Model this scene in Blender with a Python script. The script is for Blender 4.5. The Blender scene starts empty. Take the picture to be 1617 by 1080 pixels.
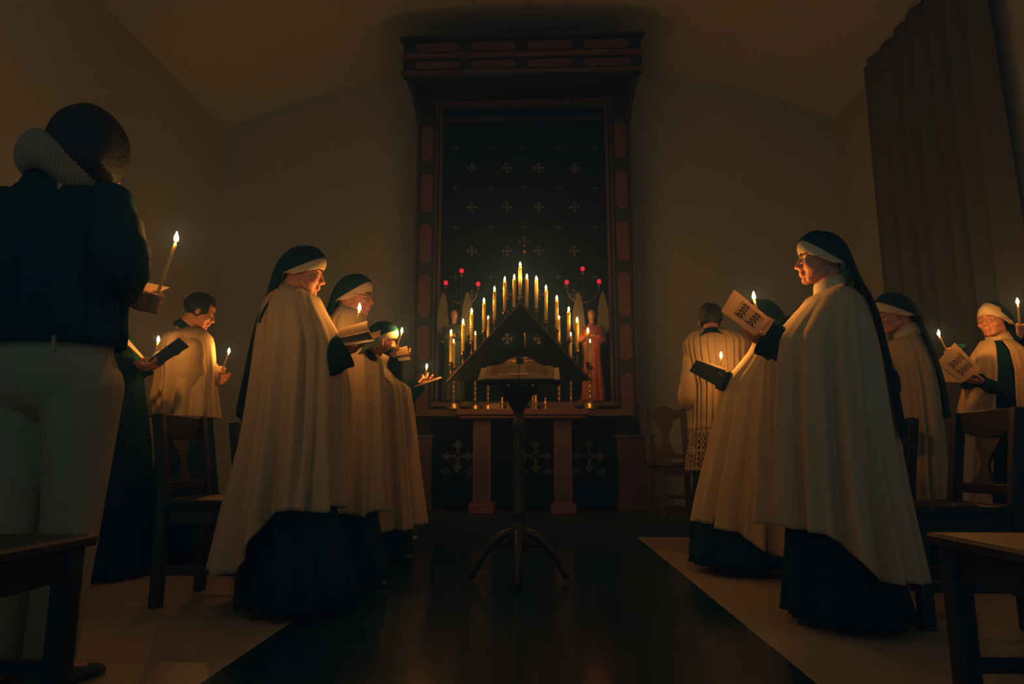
import bpy, bmesh, math, random
from mathutils import Vector, Matrix, noise
PI = math.pi
random.seed(7)
SC = bpy.context.scene
COL = SC.collection

# ---------------------------------------------------------------- camera, world, exposure
F_PX = 1078.0; CAM_H = 0.68
PITCH = math.atan(180/F_PX)
YAW = math.atan(41.5*math.cos(PITCH)/F_PX)
cd = bpy.data.cameras.new('camera'); cam = bpy.data.objects.new('camera', cd); COL.objects.link(cam)
cd.sensor_width = 36; cd.lens = 36*F_PX/1617; cd.clip_start = .05
cam.location = (0, 0, CAM_H); cam.rotation_euler = (PI/2+PITCH, 0, YAW)
SC.camera = cam
CR = cam.rotation_euler.to_matrix()
world = bpy.data.worlds.new('night'); SC.world = world; world.use_nodes = True
wb = world.node_tree.nodes['Background']
wb.inputs['Color'].default_value = (0.46, 0.72, 0.86, 1); wb.inputs['Strength'].default_value = 0.112
SC.view_settings.view_transform = 'Standard'; SC.view_settings.look = 'None'
SC.view_settings.gamma = 1; SC.view_settings.exposure = 0.3
SC.cycles.use_denoising = True
SC.cycles.sample_clamp_indirect = 1.5
SC.cycles.max_bounces = 5; SC.cycles.diffuse_bounces = 3; SC.cycles.glossy_bounces = 3
SC.cycles.caustics_reflective = False; SC.cycles.caustics_refractive = False
FLAME_HAND = 680; FLAME_STAND = 300; HAZE = 0.06

def ray(px, py):
    return CR @ Vector((px-808.5, 540-py, -F_PX))
def at(px, py, Y):
    d = ray(px, py); return Vector((0, 0, CAM_H)) + d*(Y/d.y)
def on_floor(px, py, z=0):
    d = ray(px, py); return Vector((0, 0, CAM_H)) + d*((z-CAM_H)/d.z)

# ---------------------------------------------------------------- materials
def mat(name, col, rough=.8, metal=0, bump=None, var=None, emit=None, strength=0, sss=0, sheen=0, coat=0, transl=0, spec=None):
    m = bpy.data.materials.new(name); m.use_nodes = True
    nt = m.node_tree; b = nt.nodes['Principled BSDF']; L = nt.links
    b.inputs['Base Color'].default_value = (*col, 1); b.inputs['Roughness'].default_value = rough
    b.inputs['Metallic'].default_value = metal
    if spec is not None: b.inputs['Specular IOR Level'].default_value = spec
    if coat: b.inputs['Coat Weight'].default_value = coat
    if sheen: b.inputs['Sheen Weight'].default_value = sheen
    if sss:
        b.inputs['Subsurface Weight'].default_value = sss; b.inputs['Subsurface Scale'].default_value = .03 if sss < .5 else .07
        b.inputs['Subsurface Radius'].default_value = (1, .55, .2) if sss < .5 else (1, .75, .4)
    tc = nt.nodes.new('ShaderNodeTexCoord')
    if var:
        n = nt.nodes.new('ShaderNodeTexNoise'); n.inputs['Scale'].default_value = var[0]; n.inputs['Detail'].default_value = 5
        L.new(tc.outputs['Object'], n.inputs['Vector'])
        mx = nt.nodes.new('ShaderNodeMix'); mx.data_type = 'RGBA'
        mx.inputs[6].default_value = (*[c*(1-var[1]) for c in col], 1); mx.inputs[7].default_value = (*[min(1, c*(1+var[1])) for c in col], 1)
        L.new(n.outputs['Fac'], mx.inputs[0]); L.new(mx.outputs[2], b.inputs['Base Color'])
    if bump:
        n = nt.nodes.new('ShaderNodeTexNoise'); n.inputs['Scale'].default_value = bump[0]; n.inputs['Detail'].default_value = 3
        L.new(tc.outputs['Object'], n.inputs['Vector'])
        bp = nt.nodes.new('ShaderNodeBump'); bp.inputs['Strength'].default_value = bump[1]; bp.inputs['Distance'].default_value = .01
        L.new(n.outputs['Fac'], bp.inputs['Height']); L.new(bp.outputs['Normal'], b.inputs['Normal'])
    if emit:
        b.inputs['Emission Color'].default_value = (*emit, 1); b.inputs['Emission Strength'].default_value = strength
    if transl:
        t = nt.nodes.new('ShaderNodeBsdfTranslucent'); t.inputs['Color'].default_value = (*col, 1)
        ms = nt.nodes.new('ShaderNodeMixShader'); ms.inputs[0].default_value = transl
        L.new(b.outputs[0], ms.inputs[1]); L.new(t.outputs[0], ms.inputs[2]); L.new(ms.outputs[0], nt.nodes['Material Output'].inputs['Surface'])
    return m
M = dict(
 plaster=mat('plaster', (.48, .54, .50), .9, bump=(60, .15), var=(1.2, .05)),
 vault=mat('vault plaster', (.62, .68, .60), .9, bump=(60, .15)),
 stone=mat('pale stone floor', (.50, .42, .27), .38, var=(3, .15)),
 aisle=mat('dark stone floor', (.012, .06, .075), .16, var=(5, .2), spec=.28),
 step=mat('dark stone step', (.025, .06, .065), .45, var=(5, .2)),
 cream=mat('cream wool', (.66, .52, .31), .95, bump=(260, .25), var=(9, .05), sheen=.1),
 black=mat('black cloth', (.004, .056, .080), .95, bump=(200, .2), spec=.15),
 ebony=mat('ebonised wood', (.003, .010, .014), .6, spec=.2),
 navy=mat('dark knit', (.004, .062, .082), .95, bump=(120, .5), spec=.15),
 linen=mat('white linen', (.85, .74, .52), .9, bump=(240, .2)),
 surplice=mat('surplice cotton', (.62, .50, .31), .9, bump=(200, .3)),
 skin=mat('skin', (.80, .40, .26), .5, sss=.12, bump=(150, .08)),
 hair=mat('dark hair', (.012, .030, .036), .6, bump=(90, .5)),
 knit=mat('ribbed wool scarf', (.42, .34, .25), .95, bump=(80, .7)),
 denim=mat('pale denim', (.44, .40, .28), .9, bump=(170, .4), var=(6, .2)),
 wood=mat('dark wood', (.016, .036, .040), .45, bump=(25, .2), var=(8, .3)),
 woodr=mat('reddish varnished wood', (.10, .075, .06), .4, bump=(25, .2), var=(8, .3)),
 framed=mat('dark retable wood', (.022, .045, .045), .6, bump=(30, .2)),
 pill=mat('red painted panel', (.165, .088, .078), .6, var=(14, .2)),
 mould=mat('worn gilt moulding', (.13, .10, .07), .5, metal=.2),
 velvet=mat('dark blue cloth', (.003, .022, .03), .95, bump=(120, .2), spec=.1),
 motif=mat('woven gilt thread', (.13, .18, .15), .6),
 gold=mat('gilt metal', (.75, .52, .22), .28, metal=1),
 brass=mat('dull brass', (.40, .30, .16), .35, metal=1),
 wax=mat('amber wax', (.92, .66, .30), .4, sss=1.0),
 waxw=mat('white wax', (.85, .62, .34), .4, sss=.7),
 wick=mat('wick', (.02, .02, .02), .9),
 paper=mat('paper', (.90, .74, .50), .8, var=(30, .04), transl=.6),
 ink=mat('printing ink', (.16, .10, .07), .9),
 cover=mat('dark cover', (.03, .09, .09), .6),
 redglass=mat('red glass lamp', (.5, .01, .03), .15, emit=(1, .02, .06), strength=.55),
 redrobe=mat('red painted robe', (.42, .12, .09), .6, var=(20, .2)),
 greenrobe=mat('dark green painted robe', (.05, .10, .08), .6, var=(20, .2)),
 wing=mat('pale green painted wing', (.20, .22, .14), .7, var=(20, .3)),
 face=mat('painted face', (.62, .38, .24), .6),
 curtain=mat('grey curtain cloth', (.13, .16, .15), .95, bump=(150, .2)),
 wire=mat('spectacle wire', (.5, .4, .3), .25, metal=1),
 white=mat('eye white', (.7, .55, .45), .3), iris=mat('iris', (.03, .02, .02), .2),
)
def flame_mat(name, s):
    m = bpy.data.materials.new(name); m.use_nodes = True; nt = m.node_tree; nt.nodes.clear()
    e = nt.nodes.new('ShaderNodeEmission'); e.inputs['Color'].default_value = (1, .40, .085, 1); e.inputs['Strength'].default_value = s
    o = nt.nodes.new('ShaderNodeOutputMaterial'); nt.links.new(e.outputs[0], o.inputs['Surface']); return m
M['flame'] = flame_mat('taper flame', FLAME_HAND); M['flame2'] = flame_mat('stand candle flame', FLAME_STAND)
def stone_tiles(m, sx, sy, c):
    nt = m.node_tree; b = nt.nodes['Principled BSDF']
    tc = nt.nodes.new('ShaderNodeTexCoord'); br = nt.nodes.new('ShaderNodeTexBrick')
    br.offset = 0; br.inputs['Scale'].default_value = 1; br.inputs['Brick Width'].default_value = sx; br.inputs['Row Height'].default_value = sy
    br.inputs['Mortar Size'].default_value = .003; br.inputs['Color1'].default_value = (*c, 1); br.inputs['Color2'].default_value = (*[x*.88 for x in c], 1)
    br.inputs['Mortar'].default_value = (*[x*.55 for x in c], 1)
    nt.links.new(tc.outputs['Object'], br.inputs['Vector']); nt.links.new(br.outputs['Color'], b.inputs['Base Color'])
stone_tiles(M['stone'], .6, .6, (.50, .42, .27)); stone_tiles(M['aisle'], .46, .46, (.012, .06, .075))

# ---------------------------------------------------------------- mesh helpers
def empty(name, loc, label=None, cat=None, group=None):
    o = bpy.data.objects.new(name, None); COL.objects.link(o); o.location = loc; o.empty_display_size = .1
    tag(o, label, cat, group); return o
def tag(o, label=None, cat=None, group=None, kind=None):
    if label: o['label'] = label
    if cat: o['category'] = cat
    if group: o['group'] = group
    if kind: o['kind'] = kind
    return o
def root_loc(p):
    v = Vector((0, 0, 0))
    while p is not None: v += p.location; p = p.parent
    return v
class MB:
    def __init__(s): s.v = []; s.f = []
    def add(s, vs, fs):
        o = len(s.v); s.v += [Vector(v) for v in vs]; s.f += [tuple(i+o for i in f) for f in fs]; return s
    def grid(s, rows, closed=False, cap0=False, cap1=False):
        n = len(rows[0]); o = len(s.v)
        for r in rows: s.v += [Vector(p) for p in r]
        m = n if closed else n-1
        for j in range(len(rows)-1):
            for i in range(m):
                a = o+j*n+i; b = o+j*n+(i+1) % n; s.f.append((a, b, b+n, a+n))
        if cap0: s.f.append(tuple(o+i for i in reversed(range(n))))
        if cap1: s.f.append(tuple(o+(len(rows)-1)*n+i for i in range(n)))
        return s
    def box(s, c, d, R=None):
        c = Vector(c); h = Vector(d)/2
        vs = [Vector((x*h.x, y*h.y, z*h.z)) for x in (-1, 1) for y in (-1, 1) for z in (-1, 1)]
        if R: vs = [R @ v for v in vs]
        return s.add([v+c for v in vs], [(0, 1, 3, 2), (4, 6, 7, 5), (0, 4, 5, 1), (2, 3, 7, 6), (0, 2, 6, 4), (1, 5, 7, 3)])
    def tube(s, pts, rad, seg=10, caps=True, flat=None):
        pts = [Vector(p) for p in pts]
        if not hasattr(rad, '__len__'): rad = [rad]*len(pts)
        rows = []; up = None
        for i, p in enumerate(pts):
            t = (pts[min(i+1, len(pts)-1)]-pts[max(i-1, 0)]).normalized()
            if up is None:
                up = Vector((0, 0, 1)) if abs(t.z) < .9 else Vector((1, 0, 0))
            x = t.cross(up).normalized(); y = x.cross(t).normalized(); up = y
            rows.append([p + x*(rad[i]*math.cos(2*PI*k/seg)) + y*(rad[i]*math.sin(2*PI*k/seg)) for k in range(seg)])
        return s.grid(rows, True, caps, caps)
    def bar(s, a, b, w, h=None):
        a = Vector(a); b = Vector(b); t = (b-a).normalized(); h = h or w
        up = Vector((0, 0, 1)) if abs(t.z) < .9 else Vector((0, 1, 0))
        x = t.cross(up).normalized(); y = x.cross(t)
        c = [(x*(sx*w/2)+y*(sy*h/2)) for sx, sy in ((-1, -1), (1, -1), (1, 1), (-1, 1))]
        return s.grid([[a+q for q in c], [b+q for q in c]], True, True, True)
    def lathe(s, c, prof, seg=16):
        c = Vector(c)
        return s.grid([[c+Vector((r*math.cos(2*PI*k/seg), r*math.sin(2*PI*k/seg), z)) for k in range(seg)] for r, z in prof], True, True, True)
    def ell(s, c, r, MX=None, u=14, v=9):
        c = Vector(c); rows = []
        for j in range(v+1):
            ph = PI*(.02+.96*j/v); rows.append([])
            for i in range(u):
                th = 2*PI*i/u
                p = Vector((r[0]*math.sin(ph)*math.cos(th), r[1]*math.sin(ph)*math.sin(th), -r[2]*math.cos(ph)))+c
                rows[-1].append(MX @ p if MX else p)
        return s.grid(rows, True, True, True)
    def cap(s, a, b, ra, rb, MX=None, seg=10):
        a = Vector(a); b = Vector(b)
        if MX: a = MX @ a; b = MX @ b
        t = (b-a); L = t.length; t = t/max(L, 1e-6)
        pts = []; rad = []
        for q in (-.95, -.7, -.35, 0): pts.append(a+t*(ra*q)); rad.append(ra*math.sqrt(max(0.02, 1-q*q)))
        for q in (0, .35, .7, .95): pts.append(b+t*(rb*q)); rad.append(rb*math.sqrt(max(0.02, 1-q*q)))
        return s.tube(pts, rad, seg)
    def build(s, name, m, parent=None, smooth=True, bevel=0, solid=0, sub=0, split=None):
        me = bpy.data.meshes.new(name); o0 = root_loc(parent)
        me.from_pydata([v-o0 for v in s.v], [], s.f); me.validate(); me.update()
        bm = bmesh.new(); bm.from_mesh(me); bmesh.ops.recalc_face_normals(bm, faces=bm.faces); bm.to_mesh(me); bm.free()
        ms = m if isinstance(m, (list, tuple)) else [m]
        for q in ms: me.materials.append(M[q])
        if split is not None:
            for p in me.polygons: p.material_index = 1 if p.index >= split else 0
        o = bpy.data.objects.new(name, me); COL.objects.link(o); o.parent = parent
        if smooth: me.polygons.foreach_set('use_smooth', [True]*len(me.polygons))
        if solid:
            d = o.modifiers.new('s', 'SOLIDIFY'); d.thickness = solid; d.offset = -1
        if bevel:
            d = o.modifiers.new('b', 'BEVEL'); d.width = bevel; d.segments = 2; d.limit_method = 'ANGLE'
        if sub:
            d = o.modifiers.new('u', 'SUBSURF'); d.levels = sub; d.render_levels = sub
        return o
def remesh(o, vox, sm=3):
    r = o.modifiers.new('r', 'REMESH'); r.mode = 'VOXEL'; r.voxel_size = vox; r.use_smooth_shade = True
    if sm:
        k = o.modifiers.new('k', 'SMOOTH'); k.iterations = sm; k.factor = .5
def lerp_rows(rows, y):
    if y <= rows[0][0]: return rows[0][1:]
    for a, b in zip(rows, rows[1:]):
        if y <= b[0]:
            t = (y-a[0])/(b[0]-a[0]); t2 = t
            return tuple(p+(q-p)*t2 for p, q in zip(a[1:], b[1:]))
    return rows[-1][1:]
def smooth(a, b, x):
    t = max(0, min(1, (x-a)/(b-a))); return t*t*(3-2*t)
def cloth(Y, rows, hem=None, top=None, pleats=(11, 18, 23), seed=0, n=168, m=46, gap=None, twist=.25, dark_front=0):
    """rows: (py, x_left, x_right, half_depth, pleat). Silhouette given at depth Y, wrapped right round the figure."""
    rnd = random.Random(seed); ph = [rnd.uniform(0, 6.28) for _ in range(6)]
    y0 = rows[0][0]; y1 = rows[-1][0]; out = []
    for j in range(m+1):
        t = (j/m)**.85; r = []
        for i in range(n+(1 if gap else 0)):
            th = 2*PI*i/n if not gap else gap[0] + (gap[1]-gap[0])*i/n
            ya = top(th) if top else y0; yb = hem(th) if hem else y1
            y = ya+(yb-ya)*t
            xl, xr, hd, am = lerp_rows(rows, y)
            tw = twist*math.sin(3*t+ph[5])
            w = 1.5*(abs(math.sin(pleats[0]/2*th+ph[0]+tw))-.62) + 1.1*(abs(math.sin(pleats[1]/2*th+ph[1]-tw*1.5))-.62)*(.6+.4*math.sin(2*th+ph[3])) + .25*math.sin(pleats[2]*th+ph[2]+tw*2)
            q = 1+am*2.4*w*(.5+.5*t)
            c = at((xl+xr)/2, y, Y); e = at(xr, y, Y); a = (e-c).x
            # slightly squared ellipse
            cs, sn = math.cos(th), math.sin(th)
            r.append(Vector((c.x+a*q*cs, Y+hd*q*sn, c.z)))
        out.append(r)
    return out
def flame(b, p, m, parent, s=1.0, tilt=(0, 0)):
    f = MB()
    prof = [(.001, 0), (.0050, .003), (.0072, .009), (.0062, .017), (.0030, .026), (.0004, .035)]
    rows = []
    for r, z in prof:
        rows.append([p+Vector((r*s*math.cos(2*PI*k/7)+tilt[0]*z*s, r*s*math.sin(2*PI*k/7)+tilt[1]*z*s, z*s)) for k in range(7)])
    f.grid(rows, True, True, True)
    return f.build('flame', m, parent)
def candle(name, a, b, r, label, group=None, cat='candle', wax='waxw', fl='flame', fs=1.0, drip=True):
    """a = foot, b = top of the wax"""
    a = Vector(a); b = Vector(b); root = empty(name, a, label, cat, group)
    t = (b-a).normalized(); mb = MB()
    L = (b-a).length
    pts = [a+(b-a)*q for q in (0, .02, .3, .6, .85, .97, 1)]
    mb.tube(pts, [r*.96, r, r*1.01, r, r*.99, r*.97, r*.8], 14)
    if drip and r > .009:
        for k in range(4):
            an = random.uniform(0, 6.28); d = Vector((math.cos(an), math.sin(an), 0))*r*.95; l = random.uniform(.02, .07)
            mb.cap(b+d-t*.003, b+d*1.03-t*l, .0022, .003, seg=6)
    mb.build('wax_shaft', wax, root)
    MB().tube([b-t*.002, b+t*.006, b+t*.010+Vector((.002, 0, 0))], .0009, 6).build('wick', 'wick', root)
    flame(None, b+t*.006, fl, root, fs)
    return root

# ---------------------------------------------------------------- setting
YB = 7.75                                   # end wall
cl = at(355, 212, YB); cr = at(1318, 178, YB)
XL, XR = cl.x, cr.x; ZW = (cl.z+cr.z)/2; ZA = at(830, 100, YB).z
YF = -1.6
def struct(o): return tag(o, kind='structure')
def arch(y, dz=0):
    out = []; cx = (XL+XR)/2; a = (XR-XL)/2; n = 28; h = ZA-ZW
    R = (a*a+h*h)/(2*h)
    for i in range(n+1):
        x = XL+(XR-XL)*i/n; z = ZW - (R-h) + math.sqrt(R*R-(x-cx)**2) + dz
        out.append(Vector((x, y, z)))
    return out
ce = MB(); ce.grid([arch(YF), arch(YB+.01)])
ce.grid([arch(YF, .12), arch(YB+.01, .12)])
struct(ce.build('ceiling', 'vault'))
bk = MB(); ar = arch(YB)
bk.grid([[Vector((p.x, YB, 0)) for p in ar], [p+Vector((0, 0, .06)) for p in ar]])
bk.grid([[Vector((p.x, YB+.12, 0)) for p in ar], [p+Vector((0, .12, .06)) for p in ar]])
struct(bk.build('wall_back', 'plaster', smooth=False))
struct(MB().box((XL-.06, (YB+YF)/2, ZW/2), (.12, YB-YF, ZW+.02)).build('wall_left', 'plaster', smooth=False))
struct(MB().box((XR+.06, (YB+YF)/2, ZW/2), (.12, YB-YF, ZW+.02)).build('wall_right', 'plaster', smooth=False))
AL, AR = on_floor(315, 1080).x, on_floor(1290, 1080).x
YS = 6.05
fl = MB()
fl.box(((XL+AL)/2, (YF+YS)/2, -.05), (AL-XL, YS-YF, .1)); fl.box(((XR+AR)/2, (YF+YS)/2, -.05), (XR-AR, YS-YF, .1))
struct(fl.build('floor', 'stone', smooth=False))
struct(MB().box(((AL+AR)/2, (YF+YS)/2, -.05), (AR-AL, YS-YF, .1)).build('floor', 'aisle', smooth=False))
struct(MB().box(((XL+XR)/2, (YS+YB)/2, .02), (XR-XL, YB-YS, .24)).build('floor_step', 'step', smooth=False))
ZS = .14
# curtain on the right wall
cu = MB(); n = 150; rows = []
for j in range(26):
    z = ZW+.02 - (ZW+.02-.2)*j/25; t = j/25; r = []
    for i in range(n+1):
        u = i/n; y0 = 4.75+.1*(1-t); y = y0+(6.72-y0)*u
        d = .055*math.sin(u*47+.3*math.sin(3*t)) + .018*math.sin(u*101+t) + .025*math.sin(u*17+2)
        r.append(Vector((XR-.14+d*(.35+.75*t), y, z)))
    rows.append(r)
cu.grid(rows)
tag(cu.build('curtain', 'curtain', solid=.006), 'tall grey pleated curtain hanging on the right wall', 'curtain')

# ---------------------------------------------------------------- retable with canopy
RY = 7.35
def pz(py, Y=RY): return at(840, py, Y).z
def pxx(px, Y=RY, py=600): return at(px, py, Y).x
RL, RR = pxx(651), pxx(1007); RC = (RL+RR)/2; RHW = (RR-RL)/2; PW = .25
rt = empty('retable', (RC, RY, ZS), 'tall dark wooden altarpiece with a projecting canopy and cross-patterned backcloth behind the altar', 'altarpiece')
ztop = at(825, 62, 6.55).z; zcb = at(825, 119, 6.55).z; zcl = pz(635)
def pill(mb, cx, y, cz, hx, hz, th=.015):
    r = min(hx, hz); pts = []
    for k in range(20):
        a = 2*PI*k/20; dx = math.cos(a)*r; dz = math.sin(a)*r
        pts.append((cx + dx + (hx-r)*(1 if math.cos(a) > 0 else -1), cz + dz + (hz-r)*(1 if math.sin(a) > 0 else -1)))
    mb.grid([[Vector((x, y, z)) for x, z in pts], [Vector((x, y-th, z)) for x, z in pts]], True, True, True)
for s in (-1, 1):
    cx = RC + s*(RHW-PW/2)
    p = MB().box((cx, RY, (ZS+pz(150))/2), (PW, .14, pz(150)-ZS)).build('pillar', 'framed', rt, False, bevel=.006)
    for q in (-1, 1): MB().box((cx+q*PW*.44, RY-.08, (pz(640)+pz(160))/2), (.018, .025, pz(160)-pz(640))).build('moulding', 'mould', p, False, bevel=.004)
    MB().box((cx-s*PW*.62, RY-.05, (pz(640)+pz(160))/2), (.035, .06, pz(160)-pz(640))).build('moulding', 'mould', p, False, bevel=.004)
    for k, (ya, yb) in enumerate(((200, 256), (276, 336), (355, 417), (434, 503), (514, 572), (590, 655))):
        m_ = MB(); pill(m_, cx, RY-.07, (pz(ya)+pz(yb))/2, .068, (pz(ya)-pz(yb))/2); m_.build('inset_panel', 'pill', p, False, bevel=.004)
    b_ = MB(); b_.box((cx+s*.05, RY-.06, (ZS+pz(692))/2), (PW+.12, .3, pz(692)-ZS)).box((cx+s*.05, RY-.06, pz(690)), (PW+.16, .34, .035)).box((cx+s*.05, RY-.06, ZS+.04), (PW+.16, .34, .08))
    b_.build('pedestal', 'woodr', rt, False, bevel=.006)
cr_ = MB().box((RC, RY+.03, (pz(640)+pz(170))/2), (2*(RHW-PW), .04, pz(170)-pz(640)))
def cross4(mb, x, y, z, r, w, th=.012, fleur=True):
    for a in range(4):
        d = (math.cos(a*PI/2), math.sin(a*PI/2)); e = (-d[1], d[0])
        P = [(0, w*.6), (r*.55, w*.35), (r*.62, w*1.5 if fleur else w*.5), (r, 0), (r*.62, -w*1.5 if fleur else -w*.5), (r*.55, -w*.35), (0, -w*.6)]
        P = [(x+u*d[0]+v*e[0], z+u*d[1]+v*e[1]) for u, v in P]
        mb.grid([[Vector((q[0], y, q[1])) for q in P], [Vector((q[0], y-th, q[1])) for q in P]], True, True, True)
for yy in (265, 327, 396, 465, 535):
    for xx in (745, 801, 851, 907): 
        p = at(xx, yy, RY); cross4(cr_, p.x, RY+.008, p.z, .062, .017)
for yy in (233, 296, 359, 437, 500, 565):
    for xx in (719, 775, 827, 882, 938):
        p = at(xx, yy, RY); cross4(cr_, p.x, RY+.008, p.z, .05, .008, fleur=False)
cr_.build('backcloth', ('velvet', 'motif'), rt, False, split=6)
# canopy
CY = 6.55
for yy, hh in ((0, 0),):
    c_ = MB().box((RC, CY, (ztop+zcb)/2), (2*RHW+.04, .08, ztop-zcb)).build('canopy_front', 'framed', rt, False, bevel=.008)
    MB().box((RC, CY-.05, zcb+.02), (2*RHW+.08, .05, .03)).build('moulding', 'mould', c_, False, bevel=.004)
    MB().box((RC, CY-.05, (at(825, 90, CY).z)), (2*RHW+.08, .05, .045)).build('moulding', 'pill', c_, False, bevel=.004)
    MB().box((RC, CY-.05, ztop-.01), (2*RHW+.10, .08, .03)).build('moulding', 'framed', c_, False, bevel=.004)
    for k in range(4):
        cx = RC+(k-1.5)*.585
        for ya, yb in ((69, 84), (98, 111)):
            m_ = MB(); pill(m_, cx, CY-.04, (at(825, ya, CY).z+at(825, yb, CY).z)/2, .235, (at(825, ya, CY).z-at(825, yb, CY).z)/2); m_.build('inset_panel', 'pill', c_, False, bevel=.004)
MB().box((RC, (CY+YB)/2, ztop-.03), (2*RHW+.04, YB-CY, .05)).build('canopy_roof', 'framed', rt, False)
MB().box((RC, RY-.1, pz(167)), (2*(RHW-PW)+.1, .03, .03)).build('moulding', 'mould', rt, False)
MB().box((RC, RY-.05, pz(190)), (2*(RHW-PW)+.1, .05, .05)).build('moulding', 'framed', rt, False, bevel=.004)
for s in (-1, 1):     # curved side brackets
    x0 = RC+s*RHW; prof = [(CY-.02, ztop), (CY-.02, zcb)]
    for k in range(9):
        a = k/8*PI/2; prof.append((CY+.1+(RY-.12-CY-.1)*math.sin(a), zcb-(zcb-pz(200))*(1-math.cos(a))))
    prof += [(RY+.05, pz(200)), (RY+.05, ztop)]
    MB().grid([[Vector((x0, y, z)) for y, z in prof], [Vector((x0-s*.06, y, z)) for y, z in prof]], True, True, True).build('side_bracket', 'framed', rt, False)
# predella shelf behind the altar
pr = MB(); pr.box((RC, RY-.32, at(825, 652, RY-.45).z), (pxx(990)-pxx(666), .30, .07)).box((RC, RY-.3, at(825, 638, RY-.4).z), (pxx(975)-pxx(700), .22, .05))
pr.build('predella_shelf', 'woodr', rt, False, bevel=.006)
lc = MB().box((RC, RY-.16, (ZS+at(825, 656, RY).z)/2), (2*(RHW-PW)-.02, .05, at(825, 656, RY).z-ZS))
for xx in (723, 846, 930):
    p = at(xx, 720, RY-.19); cross4(lc, p.x, RY-.185, p.z, .17, .035, .012)
    for sx in (-1, 1): cross4(lc, p.x+sx*.13, RY-.185, p.z-.16, .05, .016, .012)
lc.build('lower_panel', ('velvet', 'motif'), rt, False, split=6)

# ---------------------------------------------------------------- altar
AY = 6.72
az = at(825, 645, AY-.25).z
al = empty('altar', (pxx(824, AY), AY, ZS), 'stone altar table on two short square columns under the altarpiece', 'altar')
xa, xb = at(721, 648, AY-.25).x, at(929, 648, AY-.25).x
MB().box(((xa+xb)/2, AY, az-.03), (xb-xa, .5, .055)).box(((xa+xb)/2, AY+.01, az-.075), (xb-xa-.05, .46, .03)).build('table_slab', 'pill', al, False, bevel=.006)
for c in (761, 889):
    cx = at(c, 720, AY-.1).x
    q = MB().box((cx, AY, (ZS+az)/2), (.16, .2, az-ZS-.1)).build('column', 'woodr', al, False, bevel=.006)
    for s in (-1, 1): MB().box((cx+s*.075, AY-.105, (ZS+az)/2), (.018, .012, az-ZS-.2)).build('moulding', 'pill', q, False)
    MB().box((cx, AY, ZS+.05), (.24, .28, .10)).build('plinth', 'pill', q, False, bevel=.01)
ZT = az                                       # altar table top
PT = at(825, 638, RY-.4).z+.025               # predella top
# altar cross
p = at(828, 372, 7.02); c0 = Vector((p.x, 7.02, PT))
ac = empty('altar_cross', c0, 'slender gilt standing cross at the centre of the altar behind the candles', 'cross')
MB().lathe(c0, [(.10, 0), (.10, .02), (.05, .05), (.02, .09), (.03, .14), (.012, .2)], 16).build('foot', 'brass', ac)
MB().tube([c0+Vector((0, 0, .18)), Vector((p.x, 7.02, at(828, 402, 7.02).z))], .009, 8).build('stem', 'brass', ac)
m_ = MB(); cross4(m_, p.x, 7.03, at(828, 381, 7.02).z, .065, .012, .02); m_.lathe((p.x, 7.02, at(828, 401, 7.02).z), [(.01, 0), (.028, .02), (.028, .04), (.01, .06)], 10)
m_.build('cross_head', 'brass', ac)

def candlestick(name, base, H, label, group, s=1.0):
    r = empty(name, base, label, 'candlestick', group)
    MB().lathe(base, [(.075*s, 0), (.078*s, .012), (.055*s, .03), (.062*s, .045), (.03*s, .075), (.014*s, .10)], 18).build('foot', 'gold', r)
    prof = [(.014, .09)]; z = .09; k = 0
    while z < H-.07:
        prof += [(.010, z+.012), (.019, z+.024), (.019, z+.030), (.010, z+.042)]; z += .05
    prof += [(.012, H-.05)]
    MB().lathe(base, [(a*s, b) for a, b in prof], 12).build('stem', 'gold', r)
    MB().lathe(base, [(.014*s, H-.055), (.034*s, H-.02), (.036*s, H-.014), (.016*s, H-.012), (.016*s, H)], 16).build('drip_cup', 'gold', r)
    return r
side = ['left', 'right']
for idx, (cx6, cy6, cb6, wd) in enumerate(((239, 565, 712, 'outermost on the left'), (362, 520, 640, 'middle one on the left'), (435, 430, 575, 'innermost on the left'), (838, 430, 575, 'innermost on the right'), (905, 525, 655, 'middle one on the right'), (1014, 565, 712, 'outermost on the right'))):
    px, pt, pb = 650+cx6/3.6, 380+cy6/3.6, 380+cb6/3.6
    Y = 6.62 if idx in (0, 5) else 6.85
    base = Vector((at(px, 600, Y).x, Y, ZT if idx not in (0, 5) else ZT))
    a = at(px, pb, Y); b = at(px, pt+4, Y)
    candlestick('altar_candlestick', base, a.z-base.z+.005, 'gilt altar candlestick with a twisted stem, %s' % wd, 'gilt altar candlesticks')
    candle('altar_candle', a, b, .0125, 'short amber altar candle behind the triangular stand, %s' % wd, 'short altar candles', wax='wax', fl='flame2', fs=.8)
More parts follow.
